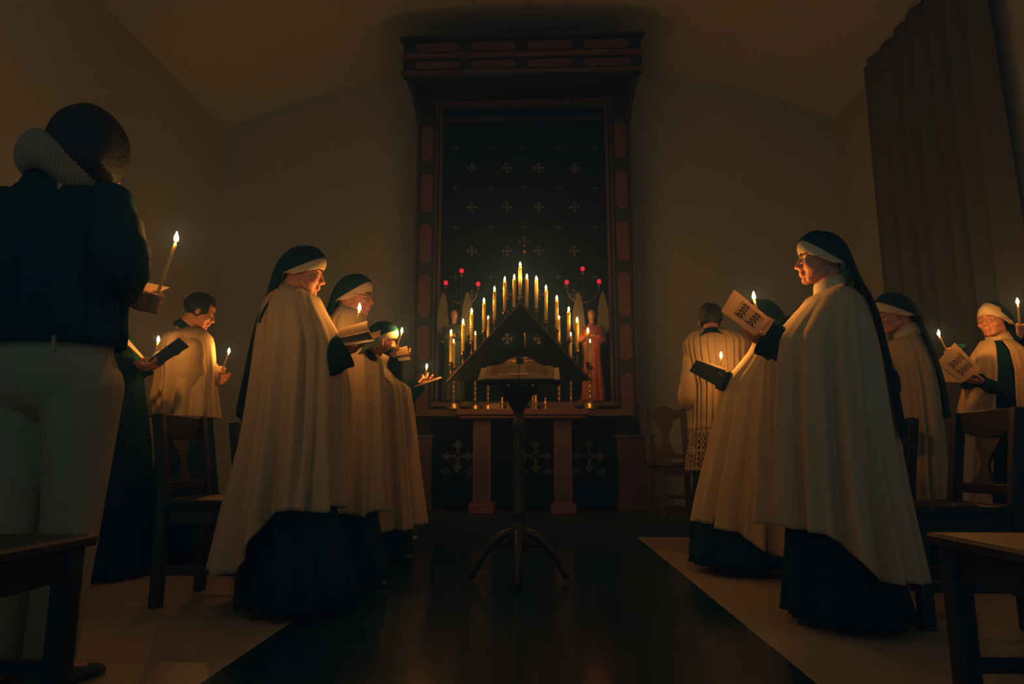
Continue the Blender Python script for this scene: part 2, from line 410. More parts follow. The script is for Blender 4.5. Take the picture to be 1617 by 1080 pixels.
# three branched red lamps
for s, pts in ((0, ((704, 448), (729, 429), (755, 450))), (1, ((895, 447), (920, 426), (946, 446)))):
    Y = 7.12; c = pts[1]; b0 = Vector((at(c[0], 600, Y).x, Y, PT))
    sd = side[s]
    r = empty('branched_lamp_stand', b0, 'three-branched brass lamp stand with red glasses behind the %s angel' % sd, 'lamp stand', 'red lamp stands')
    MB().lathe(b0, [(.08, 0), (.08, .015), (.03, .05), (.015, .1)], 14).build('foot', 'brass', r)
    tops = [at(x, y, Y) for x, y in pts]
    MB().tube([b0+Vector((0, 0, .08)), tops[1]-Vector((0, 0, .05))], .008, 8).build('stem', 'brass', r)
    for k, tp in enumerate(tops):
        st = MB()
        if k != 1:
            z0 = tops[k].z-.22; cx = b0.x; dx = tp.x-cx
            st.tube([Vector((cx+dx*math.sin(q*PI/2), Y, z0+.17*(1-math.cos(q*PI/2)))) for q in (0, .2, .4, .6, .8, 1)], .006, 8)
            st.build('branch', 'brass', r)
        MB().lathe(tp, [(.006, -.06), (.022, -.04), (.012, -.03), (.02, -.018)], 10).build('lamp_cup', 'brass', r)
        MB().lathe(tp, [(.012, -.02), (.021, -.004), (.024, .012), (.019, .028), (.015, .032)], 12).build('red_glass', 'redglass', r)
# angel statues
for s, (hx, hy, by, robe, lab) in enumerate(((717, 497, 619, 'greenrobe', 'painted angel statue in a dark green robe with raised wings, left of the altar'), (934, 496, 619, 'redrobe', 'painted angel statue in a red robe with green wings, right of the altar'))):
    Y = 6.98; h = at(hx, hy, Y); zb = PT; x = h.x
    r = empty('angel_statue', (x, Y, zb), lab, 'statue', 'angel statues')
    zs = at(hx, 510, Y).z; rows = []
    for j in range(30):
        t = j/29; z = zs-(zs-zb)*t
        w = .03+.075*smooth(0, .12, t)-.02*smooth(.2, .38, t)+.03*smooth(.4, 1, t)
        rows.append([Vector((x+w*math.cos(q)*(1+.07*math.sin(9*q+2*t)*smooth(.3, .6, t)), Y+w*.75*math.sin(q)*(1+.07*math.sin(9*q+2*t)*smooth(.3, .6, t)), z)) for q in [2*PI*i/64 for i in range(64)]])
    MB().grid(rows, True, True, True).build('robe', robe, r)
    b_ = MB(); b_.ell(h, (.036, .04, .052)); b_.cap(h-Vector((0, 0, .03)), (x, Y, zs-.02), .022, .03)
    b_.ell(h+Vector((0, -.04, -.005)), (.007, .01, .013)); b_.ell(h+Vector((0, -.03, .012)), (.026, .012, .01))
    for q in (-1, 1):
        sh = Vector((x+q*.07, Y, zs-.05)); el = Vector((x+q*.105, Y-.03, zs-.19)); ha = Vector((x+q*.015, Y-.11, zs-.15))
        b_.cap(sh, el, .028, .022); b_.cap(el, ha, .02, .013); b_.ell(ha, (.015, .022, .02))
    remesh(b_.build('figure', 'face', r), .006, 2)
    hr = MB(); hr.ell(h+Vector((0, .012, .014)), (.044, .042, .047)); hr.ell(h+Vector((0, .03, -.03)), (.04, .025, .04)); hr.build('hair', 'mould', r)
    for q in (-1, 1):
        sl = MB(); sl.tube([(x+q*.07, Y, zs-.05), (x+q*.112, Y-.03, zs-.19), (x+q*.04, Y-.10, zs-.155)], [.034, .036, .03], 12); sl.build('sleeve', robe, r)
        W = [(.05, -.12), (.065, .05), (.08, .2), (.105, .32), (.13, .36), (.155, .31), (.185, .16), (.195, 0), (.175, -.08), (.12, -.14)]
        f_ = [[Vector((x+q*a, Y+.07+.05*a, zs+b+dd)) for a, b in W] for dd in (0,)]
        k_ = [[v+Vector((0, .018, 0)) for v in f_[0]]]
        MB().grid([f_[0], k_[0]], True, True, True).build('wing', 'wing', r, False, bevel=.006)
# reliquary trays and small gilt cruets
for s, (xa_, xb_) in enumerate(((792, 814), (829, 853))):
    Y = 6.75; a = at(xa_, 572, Y); b = at(xb_, 572, Y); cx = (a.x+b.x)/2; w = (b.x-a.x)/2
    r = empty('gilt_crown', (cx, Y, ZT), 'gilt openwork crown on a stem, %s of the altar centre' % side[s], 'crown', 'gilt crowns on the altar')
    MB().lathe((cx, Y, ZT), [(.05, 0), (.05, .015), (.012, .04), (.01, a.z-ZT-.05), (.03, a.z-ZT-.03)], 14).build('stem', 'gold', r)
    cm = MB(); z = a.z
    for k in range(16):
        q = 2*PI*k/16; cm.bar((cx+w*math.cos(q), Y+w*math.sin(q), z-.03), (cx+w*1.1*math.cos(q), Y+w*1.1*math.sin(q), z+.035), .008)
        cm.ell((cx+w*1.1*math.cos(q), Y+w*1.1*math.sin(q), z+.04), (.008, .008, .01), u=6, v=4)
    cm.tube([(cx+w*math.cos(2*PI*k/24), Y+w*math.sin(2*PI*k/24), z-.03) for k in range(25)], .008, 6)
    cm.tube([(cx+w*1.05*math.cos(2*PI*k/24), Y+w*1.05*math.sin(2*PI*k/24), z+.01) for k in range(25)], .005, 6)
    cm.lathe((cx, Y, z-.04), [(.02, 0), (w, .008)], 16)
    cm.build('crown_band', 'gold', r)
for k, (x, lab) in enumerate(((793, 'small gilt cruet on the altar just left of the lectern stem'), (846, 'small gilt cruet on the altar right of the lectern stem, taller one'), (861, 'small gilt cruet on the altar, rightmost of the cruets'))):
    Y = 6.6; b = Vector((at(x, 620, Y).x, Y, ZT)); s_ = (1, 1.15, .95)[k]
    tag(MB().lathe(b, [(.018, 0), (.02, .006), (.009, .02), (.02, .05), (.021, .07), (.008, .095), (.012, .11), (.004, .125)] if s_ == 1 else [(a*s_, z*s_) for a, z in [(.018, 0), (.02, .006), (.009, .02), (.02, .05), (.021, .07), (.008, .095), (.012, .11), (.004, .125)]], 12).build('cruet', 'gold'), lab, 'cruet', 'altar cruets')
for k, (x, lab) in enumerate(((781, 'pale folded prayer card standing on the altar at the left'), (880, 'long wooden box on the altar at the right'))):
    Y = 6.8; b = at(x, 622, Y)
    w, h = ((.11, .07), (.34, .07))[k]
    tag(MB().box((b.x, Y, ZT+h/2), (w, .12 if k else .02, h)).build(('prayer_card', 'wooden_box')[k], ('paper', 'woodr')[k], smooth=False, bevel=.004), lab, ('card', 'box')[k])

# ---------------------------------------------------------------- triangular candle stand
HY = 5.45
hp = lambda x, y: at(x, y, HY)
apex = hp(822, 481); bl = hp(708, 601); brr = hp(930, 601)
hs = empty('tenebrae_candle_stand', (apex.x, HY, 0), 'dark wooden triangular candle stand with two holes, between lectern and altar', 'candle stand')
def prism_xz(mb, pts, y0, y1):
    return mb.grid([[Vector((x, y0, z)) for x, z in pts], [Vector((x, y1, z)) for x, z in pts]], True, True, True)
tri = MB()
H = lambda x, y: (lambda p: (p.x, p.z))(hp(x, y))
# solid wings, split at the centre post so that the holes stay open
def side_shape(s):
    X = lambda x: 822+s*(x-822)
    up = [H(X(822), 481), H(X(822), 521), H(X(834), 519), H(X(842), 523), H(X(850), 533), H(X(857), 547), H(X(857), 516+3)]
    return X
for s in (-1, 1):
    X = lambda x: 822+s*(x-822)
    e = 1.11/1.0
    prism_xz(tri, [H(X(822), 481), H(X(845), 506), H(X(836), 520), H(X(829), 524), H(X(822), 530)], HY-.02, HY+.02)
    prism_xz(tri, [H(X(845), 506), H(X(866), 529), H(X(862), 546), H(X(856), 538), H(X(848), 527), H(X(836), 520)], HY-.02, HY+.02)
    prism_xz(tri, [H(X(866), 529), H(X(933), 601), H(X(862), 601), H(X(858), 585), H(X(848), 571), H(X(834), 563), H(X(822), 561), H(X(822), 549), H(X(845), 551), H(X(862), 546)], HY-.02, HY+.02)
    prism_xz(tri, [H(X(822), 525), H(X(828), 525), H(X(828), 552), H(X(822), 552)], HY-.02, HY+.02)
tri.build('triangle_board', 'ebony', hs, False)
e1 = MB()
e1.bar(apex+Vector((0, 0, .01)), hp(706, 603), .045, .014); e1.bar(apex+Vector((0, 0, .01)), hp(935, 603), .045, .014)
e1.build('edge_strip', 'woodr', hs, False, bevel=.003)
MB().lathe((apex.x, HY, 0), [(.03, .1), (.035, .3), (.05, .34), (.03, .4), (.025, .8), (.04, .85), (.025, .9), (.025, hp(822, 601).z)], 14).build('post', 'wood', hs)
MB().bar((apex.x-.27, HY, .03), (apex.x+.27, HY, .03), .07, .06).bar((apex.x, HY-.27, .031), (apex.x, HY+.27, .031), .07, .06).bar((apex.x, HY, .0), (apex.x, HY, .14), .1).build('cross_foot', 'wood', hs, False, bevel=.008)
rank = ['topmost at the apex']
stc = [(617, 130, 318, 'at the apex, tallest of all'),
 (583, 200, 388, 'first left of the apex'), (529, 215, 400, 'second left of the apex'), (471, 270, 460, 'third left of the apex'), (411, 335, 515, 'fourth left of the apex'), (341, 395, 575, 'fifth left of the apex'), (292, 455, 637, 'sixth left of the apex'), (224, 515, 700, 'lowest left of the apex'),
 (655, 198, 388, 'first right of the apex'), (709, 210, 397, 'second right of the apex'), (764, 262, 460, 'third right of the apex'), (825, 320, 505, 'fourth right of the apex'), (893, 385, 565, 'fifth right of the apex'), (941, 445, 625, 'sixth right of the apex'), (1002, 505, 700, 'lowest right of the apex')]
for i, (cx6, ct, cb, wd) in enumerate(stc):
    px = 650+cx6/3.6; Y = HY
    a = at(px, 380+cb/3.6, Y); b = at(px, 380+ct/3.6+5, Y)
    px0 = 822; zsl = at(px, 482+abs(px-px0)*(1.03), HY).z + .004
    h = MB(); L_ = a.z-zsl
    h.tube([(a.x, HY, zsl-.02), (a.x, HY, a.z-.012)], .0065, 8)
    h.lathe((a.x, HY, a.z), [(.008, -.03), (.022, -.008), (.022, -.003), (.015, -.004), (.017, .012), (.0155, .012)], 12)
    h.build('candle_holder', 'brass', hs)
    candle('stand_candle', a, b, .0135, 'tall amber candle on the triangular stand, %s' % wd, 'candles of the triangular stand', wax='wax', fl='flame2', fs=1.0)

# ---------------------------------------------------------------- lectern and book
LY = 3.9
lp = lambda x, y, Y=LY: at(x, y, Y)
lt = empty('lectern', (lp(819, 720).x, LY, 0), 'dark wooden lectern on a turned post with curved feet standing in the aisle', 'lectern')
LX = lp(819, 720).x
tl = lp(757, 602, LY-.15); tr = lp(881, 602, LY-.15); zt2 = lp(819, 580, LY+.15).z
ang = math.atan2(zt2-tl.z, .30); R = Matrix.Rotation(ang, 3, 'X')
dc = Vector(((tl.x+tr.x)/2, LY, (tl.z+zt2)/2-.012)); Wd = tr.x-tl.x
MB().box(dc, (Wd+.03, .33, .018), R).box(dc+R @ Vector((0, -.16, .012)), (Wd+.03, .014, .02), R).build('desk', 'wood', lt, False, bevel=.003)
pts = [H_ for H_ in []]
br = MB(); zt_ = tl.z-.02
rows = []
for w, z in ((.115, 0), (.105, -.02), (.085, -.05), (.06, -.09), (.035, -.13), (.022, -.16)):
    rows.append([Vector((LX+w*sx, LY+min(w, .1)*sy, zt_+z+(.02 if sy > 0 else 0))) for sx, sy in ((-1, -1), (1, -1), (1, 1), (-1, 1))])
br.grid(rows, True, True, True); br.build('desk_bracket', 'wood', lt, False, bevel=.004)
MB().lathe((LX, LY, 0), [(.03, .17), (.05, .2), (.055, .26), (.03, .31), (.026, .34), (.04, .36), (.026, .38), (.028, .6), (.032, .75), (.024, .83), (.04, .86), (.024, .89), (.024, zt_-.13)], 16).build('post', 'wood', lt)
for k in range(4):
    a = PI/4*0+k*PI/2 + .0; d = Vector((math.cos(a), math.sin(a), 0)); c = Vector((LX, LY, 0))
    MB().tube([c+d*.02+Vector((0, 0, .27)), c+d*.09+Vector((0, 0, .25)), c+d*.16+Vector((0, 0, .19)), c+d*.22+Vector((0, 0, .10)), c+d*.25+Vector((0, 0, .045)), c+d*.265+Vector((0, 0, .02))], [.024, .024, .022, .019, .018, .02], 10).build('leg', 'wood', lt)
bk_ = empty('open_book', dc+Vector((0, 0, .02)), 'thick open book lying on the sloping desk of the lectern', 'book')
nrm = R @ Vector((0, 0, 1)); yv = R @ Vector((0, 1, 0))
MB().box(dc+nrm*.013, (.40, .255, .006), R).build('cover', 'cover', bk_, False)
for s in (-1, 1):
    rows = []
    for j in range(9):
        u = j/8; x = s*(.003+.19*u); h = .014+.020*math.sin(PI*min(1, u*1.15+.12))**.8*(1-.6*u)
        rows.append([dc+Vector((x, 0, 0))+yv*yy+nrm*zz for yy, zz in ((-.12, .0165), (.12, .0165), (.12, .0165+h), (-.12, .0165+h))])
    pb = MB().grid(rows, True, True, True).build('page_block', 'paper', bk_, False)
    tx = MB()
    for q in range(11):
        rr = []
        for u in (.2, .4, .6, .8):
            hh = .014+.020*math.sin(PI*min(1, u*1.15+.12))**.8*(1-.6*u)
            rr.append(u)
        y = .09-q*.018
        for u0, u1 in ((.2, .4), (.4, .6), (.6, .82)):
            g = lambda u: .014+.020*math.sin(PI*min(1, u*1.15+.12))**.8*(1-.6*u)+.0172
            P = [dc+Vector((s*(.003+.19*u), 0, 0))+yv*(y+dy)+nrm*g(u) for u, dy in ((u0, 0), (u1, 0), (u1, .005), (u0, .005))]
            tx.add(P, [(0, 1, 2, 3)])
    tx.build('text_lines', 'ink', pb, False)
MB().box(dc+R @ Vector((.0, -.134, .045)), (.10, .012, .006), R).build('book_rest', 'waxw', lt, False, bevel=.002)

# ---------------------------------------------------------------- chairs
def chair(loc, head, label, seat_z=.48, H=.88, W=.46, D=.42, crest='straight', mt='wood', splat=True, group='dark wooden choir chairs'):
    r = empty('wooden_chair', loc, label, 'chair', group); r.rotation_euler = (0, 0, 0)
    c, s = math.cos(head), math.sin(head); L = Vector(loc)
    def P(x, y, z): return L+Vector((x*c-y*s, x*s+y*c, z))
    def bar(a, b, w, h=None): return MB().bar(P(*a), P(*b), w, h)
    for sy in (-1, 1):
        m_ = MB().bar(P(-D/2, sy*(W/2-.025), 0), P(-D/2, sy*(W/2-.025), seat_z), .05).bar(P(-D/2, sy*(W/2-.025), seat_z-.01), P(-D/2-.06, sy*(W/2-.025), H), .05, .045)
        m_.build('rear_post', mt, r, False, bevel=.006)
        bar((D/2-.03, sy*(W/2-.03), 0), (D/2-.03, sy*(W/2-.03), seat_z-.02), .052).build('leg', mt, r, False, bevel=.006)
        m2 = bar((-D/2+.02, sy*(W/2-.03), .16), (D/2-.03, sy*(W/2-.03), .16), .022, .04); m2.build('stretcher', mt, r, False, bevel=.004)
    bar((0, -W/2+.04, .17), (0, W/2-.04, .17), .022, .035).build('stretcher', mt, r, False, bevel=.004)
    z0 = seat_z
    rows = []
    for z in (z0-.03, z0):
        rows.append([P(x, y, z) for x, y in ((-D/2-.02, -W/2), (D/2+.015, -W/2-.015), (D/2+.015, W/2+.015), (-D/2-.02, W/2))])
    MB().grid(rows, True, True, True).build('seat', mt, r, False, bevel=.008)
    ap = MB()
    ap.bar(P(D/2-.03, -W/2+.04, z0-.07), P(D/2-.03, W/2-.04, z0-.07), .02, .08)
    for sy in (-1, 1): ap.bar(P(-D/2+.02, sy*(W/2-.03), z0-.07), P(D/2-.04, sy*(W/2-.03), z0-.07), .02, .08)
    ap.build('apron', mt, r, False, bevel=.003)
    # top rail, gently curved below, with a shaped crest
    pts0 = []; n = 12
    for k in range(n+1):
        y = -W/2+.01+(W-.02)*k/n; u = (k/n-.5)*2
        cz = .035*(1-u*u) if crest == 'arched' else (.02*math.cos(u*PI*1.5) if crest == 'wavy' else 0)
        pts0.append((y, H-.10+.045*u*u-.02, H+cz))
    for nm, ys in (('top_rail', pts0),):
        m_ = MB(); rows = []
        for y, zb, zt in ys:
            rows.append([P(-D/2-.048-.0, y, zb), P(-D/2-.072, y, zb), P(-D/2-.072, y, zt), P(-D/2-.048, y, zt)])
        m_.grid(rows, True, True, True); m_.build(nm, mt, r, False, bevel=.004)
    if splat:
        for q in (0,):
            rows = []
            for k in range(9):
                t = k/8; z = z0+.05+(H-.12-z0-.05)*t; w = .055+.03*math.cos(t*2*PI); x = -D/2-.008-.05*t
                rows.append([P(x-.008, -w, z), P(x-.008, w, z), P(x+.008, w, z), P(x+.008, -w, z)])
            MB().grid(rows, True, True, True).build('back_splat', mt, r, False, bevel=.003)
    else:
        bar((-D/2-.03, -W/2+.04, (z0+H)/2+.02), (-D/2-.03, W/2-.04, (z0+H)/2+.02), .02, .07).build('back_rail', mt, r, False, bevel=.004)
    bar((-D/2-.008, -W/2+.04, z0+.06), (-D/2-.008, W/2-.04, z0+.06), .02, .045).build('back_rail', mt, r, False, bevel=.004)
    return r
chair((on_floor(250, 955).x+.23, 3.40, 0), 0, 'dark wooden chair behind the big nun on the left, its back towards the left wall')
chair((-1.55, 4.25, 0), 0, 'dark wooden chair half hidden behind the left nun, beside the man in the surplice')
chair((at(127, 900, 1.78).x-.2, 1.56, 0), 0, 'dark wooden chair in the left foreground, cut off by the frame edge')
chair((1.72, 3.12, 0), PI, 'dark wooden chair behind the big nun on the right, arched top rail')
chair((1.72, 3.93, 0), PI, 'dark wooden chair behind the bespectacled right nun, only one post and seat in view')
chair((at(1517, 900, 1.86).x+.18, 1.68, 0), PI, 'dark wooden chair in the right foreground with a lit seat edge', splat=False)
chair((at(1068, 700, 6.35).x, 6.45, ZS), -PI/2+.12, 'dark chair with a wavy carved crest against the end wall, right of the altarpiece', H=1.0, W=.42, crest='wavy', mt='woodr')
SCENE_TWO = True

# ---------------------------------------------------------------- people
class Head:
    def __init__(s, px, py, Y, yaw, pitch=0, sc=1.0, roll=0, dY=0):
        s.c = at(px, py, Y); s.yaw = yaw; s.sc = sc
        s.c.y += dY
        s.M = Matrix.Translation(s.c) @ Matrix.Rotation(yaw, 4, 'Z') @ Matrix.Rotation(pitch, 4, 'Y') @ Matrix.Rotation(roll, 4, 'X') @ Matrix.Scale(sc, 4)
        s.F = Vector((math.cos(yaw), math.sin(yaw), 0)); s.L = Vector((-math.sin(yaw), math.cos(yaw), 0))
def head_shapes(b, hd, ears=True):
    X = hd.M
    b.ell((-.010, 0, .035), (.097, .077, .088) if ears else (.093, .072, .082), X, 20, 12)
    b.ell((.030, 0, -.015), (.056, .062, .085), X, 18, 12)
    b.ell((.028, 0, -.066), (.050, .049, .036), X, 16, 10)
    b.cap((.070, 0, -.090), (.062, 0, -.092), .0175, .018, X)
    b.cap((.0, .046, -.06), (.055, .022, -.088), .017, .014, X); b.cap((.0, -.046, -.06), (.055, -.022, -.088), .017, .014, X)
    b.cap((.083, 0, .012), (.103, 0, -.026), .0085, .0105, X)
    b.ell((.104, 0, -.030), (.0115, .0105, .009), X)
    for q in (-1, 1):
        b.ell((.093, q*.0125, -.033), (.010, .0072, .0075), X)
        b.cap((.078, q*.012, .021), (.066, q*.044, .020), .0095, .0095, X)
        b.ell((.060, q*.040, -.026), (.024, .022, .022), X)
        if ears: b.ell((-.006, q*.077, -.008), (.017, .008, .029), X)
    b.ell((.085, 0, -.048), (.009, .017, .012), X)
    b.ell((.0875, 0, -.0565), (.0095, .021, .0058), X); b.ell((.0855, 0, -.0675), (.009, .018, .0062), X)
    b.cap((-.028, 0, -.05), (-.045, 0, -.19), .054, .06, X, 14)
def eyes(hd, parent):
    X = hd.M
    for q in (-1, 1):
        e = MB(); e.ell((.0715, q*.031, .000), (.0125, .0135, .0115), X, 12, 8); eo = e.build('eye', 'white', parent)
        MB().ell((.0805, q*.031, -.002), (.0045, .0055, .006), X, 10, 6).build('iris', 'iris', eo)
        l = MB(); l.cap((.082, q*.018, .007), (.076, q*.044, .006), .0032, .003, X); l.build('eyelid', 'skin', eo)
        w = MB(); w.cap((.0885, q*.014, .0235), (.074, q*.048, .0235), .0026, .0022, X); w.build('eyebrow', 'hair', parent)
def glasses(hd, parent):
    X = hd.M; g = MB()
    for q in (-1, 1):
        g.tube([X @ Vector((.101-.014*abs(math.cos(a)*.5+.5), q*(.034+.021*math.cos(a)), -.004+.016*math.sin(a))) for a in [2*PI*k/18 for k in range(19)]], .0014, 6)
        g.tube([X @ Vector((.092, q*.056, .002)), X @ Vector((.05, q*.074, .004)), X @ Vector((-.005, q*.083, .004)), X @ Vector((-.02, q*.082, -.015))], .0014, 6)
    g.tube([X @ Vector((.1005, -.014, .0)), X @ Vector((.106, 0, .004)), X @ Vector((.1005, .014, .0))], .0014, 6)
    g.build('spectacles', 'wire', parent)
def fist(b, c, axis, out, side=1):
    """fingers wrapped around a stick at c along axis; 'out' points from the stick to the palm; returns the wrist"""
    c = Vector(c); ax = Vector(axis).normalized(); o = Vector(out); o = (o-ax*o.dot(ax)).normalized(); t = ax.cross(o)*side
    for i in range(4):
        s = (1.5-i)*.0185; r0 = .0165; Lf = (.95, 1.05, 1, .8)[i]
        pts = []
        for a in (0, 55, 115, 175, 235):
            a = math.radians(a*Lf); rr = r0 if a > .3 else r0+.012
            pts.append(c+ax*s + (o*math.cos(a)+t*math.sin(a))*rr)
        for p, q in zip(pts, pts[1:]): b.cap(p, q, .0088, .0082)
    kn = c+o*.030
    wr = c+o*.105-t*.012
    for i in range(4):
        s = (1.5-i)*.0185; b.cap(kn+ax*s, wr+ax*(s*.35)-ax*.004, .0125, .016)
    p0 = wr+ax*.012+(c-wr)*.25+t*.012; b.cap(p0, c+o*.022+ax*.040+t*-.012, .014, .011); b.cap(c+o*.022+ax*.040-t*.012, c-o*.006+ax*.042-t*.014, .0098, .0088); b.cap(c-o*.006+ax*.042-t*.014, c-o*.016+ax*.030-t*.004, .0088, .0075)
    return wr
def flathand(b, wr, d, n, side=1, curl=.35):
    """palm leaves the wrist along d, palm faces n; thumb on side"""
    wr = Vector(wr); d = Vector(d).normalized(); n = Vector(n); n = (n-d*n.dot(d)).normalized(); l = d.cross(n)*side
    for i in range(4):
        w = (1.5-i)*.0195
        k = wr+d*(.088-.006*abs(i-1))+l*w
        b.cap(wr+d*.01+l*w*.55, k, .0155, .0115)
        L = (.040, .045, .042, .033)[i]; p = k; a = curl*(.5+.15*i)
        for sg, r1 in ((1, .0088), (.62, .0080), (.5, .0070)):
            q = p+(d*math.cos(a)+n*math.sin(a)+l*(w*1.2))*L*sg; b.cap(p, q, r1+.0006, r1); p = q; a += curl*1.1
    b.cap(wr+d*.02+l*.022, wr+d*.055+l*.045+n*.012, .0165, .0115)
    b.cap(wr+d*.055+l*.045+n*.012, wr+d*.085+l*.048+n*.03, .0102, .0092); b.cap(wr+d*.085+l*.048+n*.03, wr+d*.106+l*.040+n*.034, .009, .0078)
def elbow(sh, wr, L1=.29, L2=.26, pole=Vector((0, 0, -1))):
    d = wr-sh; D = min(d.length, L1+L2-.005); a = (L1*L1-L2*L2+D*D)/(2*D); h = math.sqrt(max(0, L1*L1-a*a)); u = d.normalized()
    p = pole-u*pole.dot(u)
    if p.length < .05: p = Vector((0, 0, -1))
    return sh+u*a+p.normalized()*h
def row_curve(T, S, L, w, n=28, sq=1.0):
    out = []
    for i in range(n+1):
        a = -PI/2+PI*i/n; cs = max(0, math.cos(a))**sq; sn = math.sin(a)
        out.append(S+(T-S)*cs+L*(w*sn))
    return out
def hood(hd, name, m, rows, parent, th=.003, drape=(), Y=None, off=1.0, refine=4, wav=0):
    R_ = []
    for x, z, sx, sz, w in rows: R_.append((hd.M @ Vector((x, 0, z)), hd.M @ Vector((sx, 0, sz)), w*hd.sc))
    base = R_[0][0]
    for tx, ty, sx, sy, w in drape:
        T = at(tx, ty, Y); S = at(sx, sy, Y); R_.append((T, S, w))
    # catmull-rom along the rows
    def cr4(p0, p1, p2, p3, t): return .5*((2*p1)+(p2-p0)*t+(2*p0-5*p1+4*p2-p3)*t*t+(3*p1-p0-3*p2+p3)*t*t*t)
    out = []; N = len(R_)
    for i in range(N-1):
        q = [R_[max(0, i-1)], R_[i], R_[i+1], R_[min(N-1, i+2)]]
        for k in range(refine+(1 if i == N-2 else 0)):
            t = k/refine
            T = cr4(*[a[0] for a in q], t); S = cr4(*[a[1] for a in q], t); w = cr4(*[a[2] for a in q], t)
            rc = row_curve(T, S, hd.L, w)
            if wav:
                g = (i+t)/(N-1)
                for j, p in enumerate(rc):
                    d = (T-S); d = d.normalized() if d.length > 1e-4 else Vector((1, 0, 0))
                    rc[j] = p + d*(wav*max(0, g-.45)*math.sin(j*1.1))
            out.append(rc)
    return MB().grid(out).build(name, m, parent, solid=th)
HOODROWS = [(.094, .100, -.100, -.055, .097), (.055, .132, -.104, -.072, .100), (.015, .141, -.104, -.086, .101), (-.055, .124, -.098, -.102, .099), (-.103, .072, -.085, -.122, .099), (-.132, -.01, -.068, -.145, .106)]
BANDROWS = [(.0935, .034, -.035, -.036, .084), (.099, .046, -.045, -.036, .0865), (.1005, .068, -.062, -.036, .088), (.090, .092, -.082, -.036, .086), (.055, .116, -.082, -.05, .086)]
def shoe(parent, ankle, F, m='cover'):
    F = Vector(F).normalized(); L = Vector((-F.y, F.x, 0)); rows = []
    for t, w, h in ((-.075, .018, .03), (-.07, .030, .06), (-.03, .037, .085), (.02, .037, .08), (.08, .042, .055), (.14, .044, .042), (.18, .036, .034), (.20, .018, .02)):
        c = Vector((ankle.x, ankle.y, 0))+F*t
        rows.append([c+L*(w*math.cos(a))+Vector((0, 0, max(.002, h*.5+h*.5*math.sin(a)))) for a in [2*PI*k/14 for k in range(14)]])
    MB().grid(rows, True, True, True).build('shoe', m, parent)
def tube_sleeve(parent, sh, el, wr, m, r=(.085, .075, .065, .07), name='sleeve', hand_gap=.0, seed=0, n=28):
    rnd = random.Random(seed); pts = []
    for t in [k/7 for k in range(8)]: pts.append(sh.lerp(el, t))
    for t in [k/8 for k in range(1, 9)]: pts.append(el.lerp(wr, t))
    # soften the elbow
    pts2 = [pts[0]]+[(pts[i-1]+pts[i]*2+pts[i+1])/4 for i in range(1, len(pts)-1)]+[pts[-1]]
    rad = []
    for i in range(len(pts2)):
        t = i/(len(pts2)-1); k = t*(len(r)-1); a = int(min(k, len(r)-2)); rad.append(r[a]+(r[a+1]-r[a])*(k-a)+.005*math.sin(i*2.1+seed))
    p_, u_ = pts2[0], (pts2[0]-pts2[1]).normalized(); r0_ = rad[0]
    pts2 = [p_+u_*(r0_*.62), p_+u_*(r0_*.5), p_+u_*(r0_*.28)]+pts2; rad = [r0_*.25, r0_*.6, r0_*.88]+rad     # rounded shoulder end
    mb = MB(); mb.tube(pts2, rad, n, caps=False); mb.f.append(tuple(range(n)))
    return mb.build(name, m, parent, solid=.004)
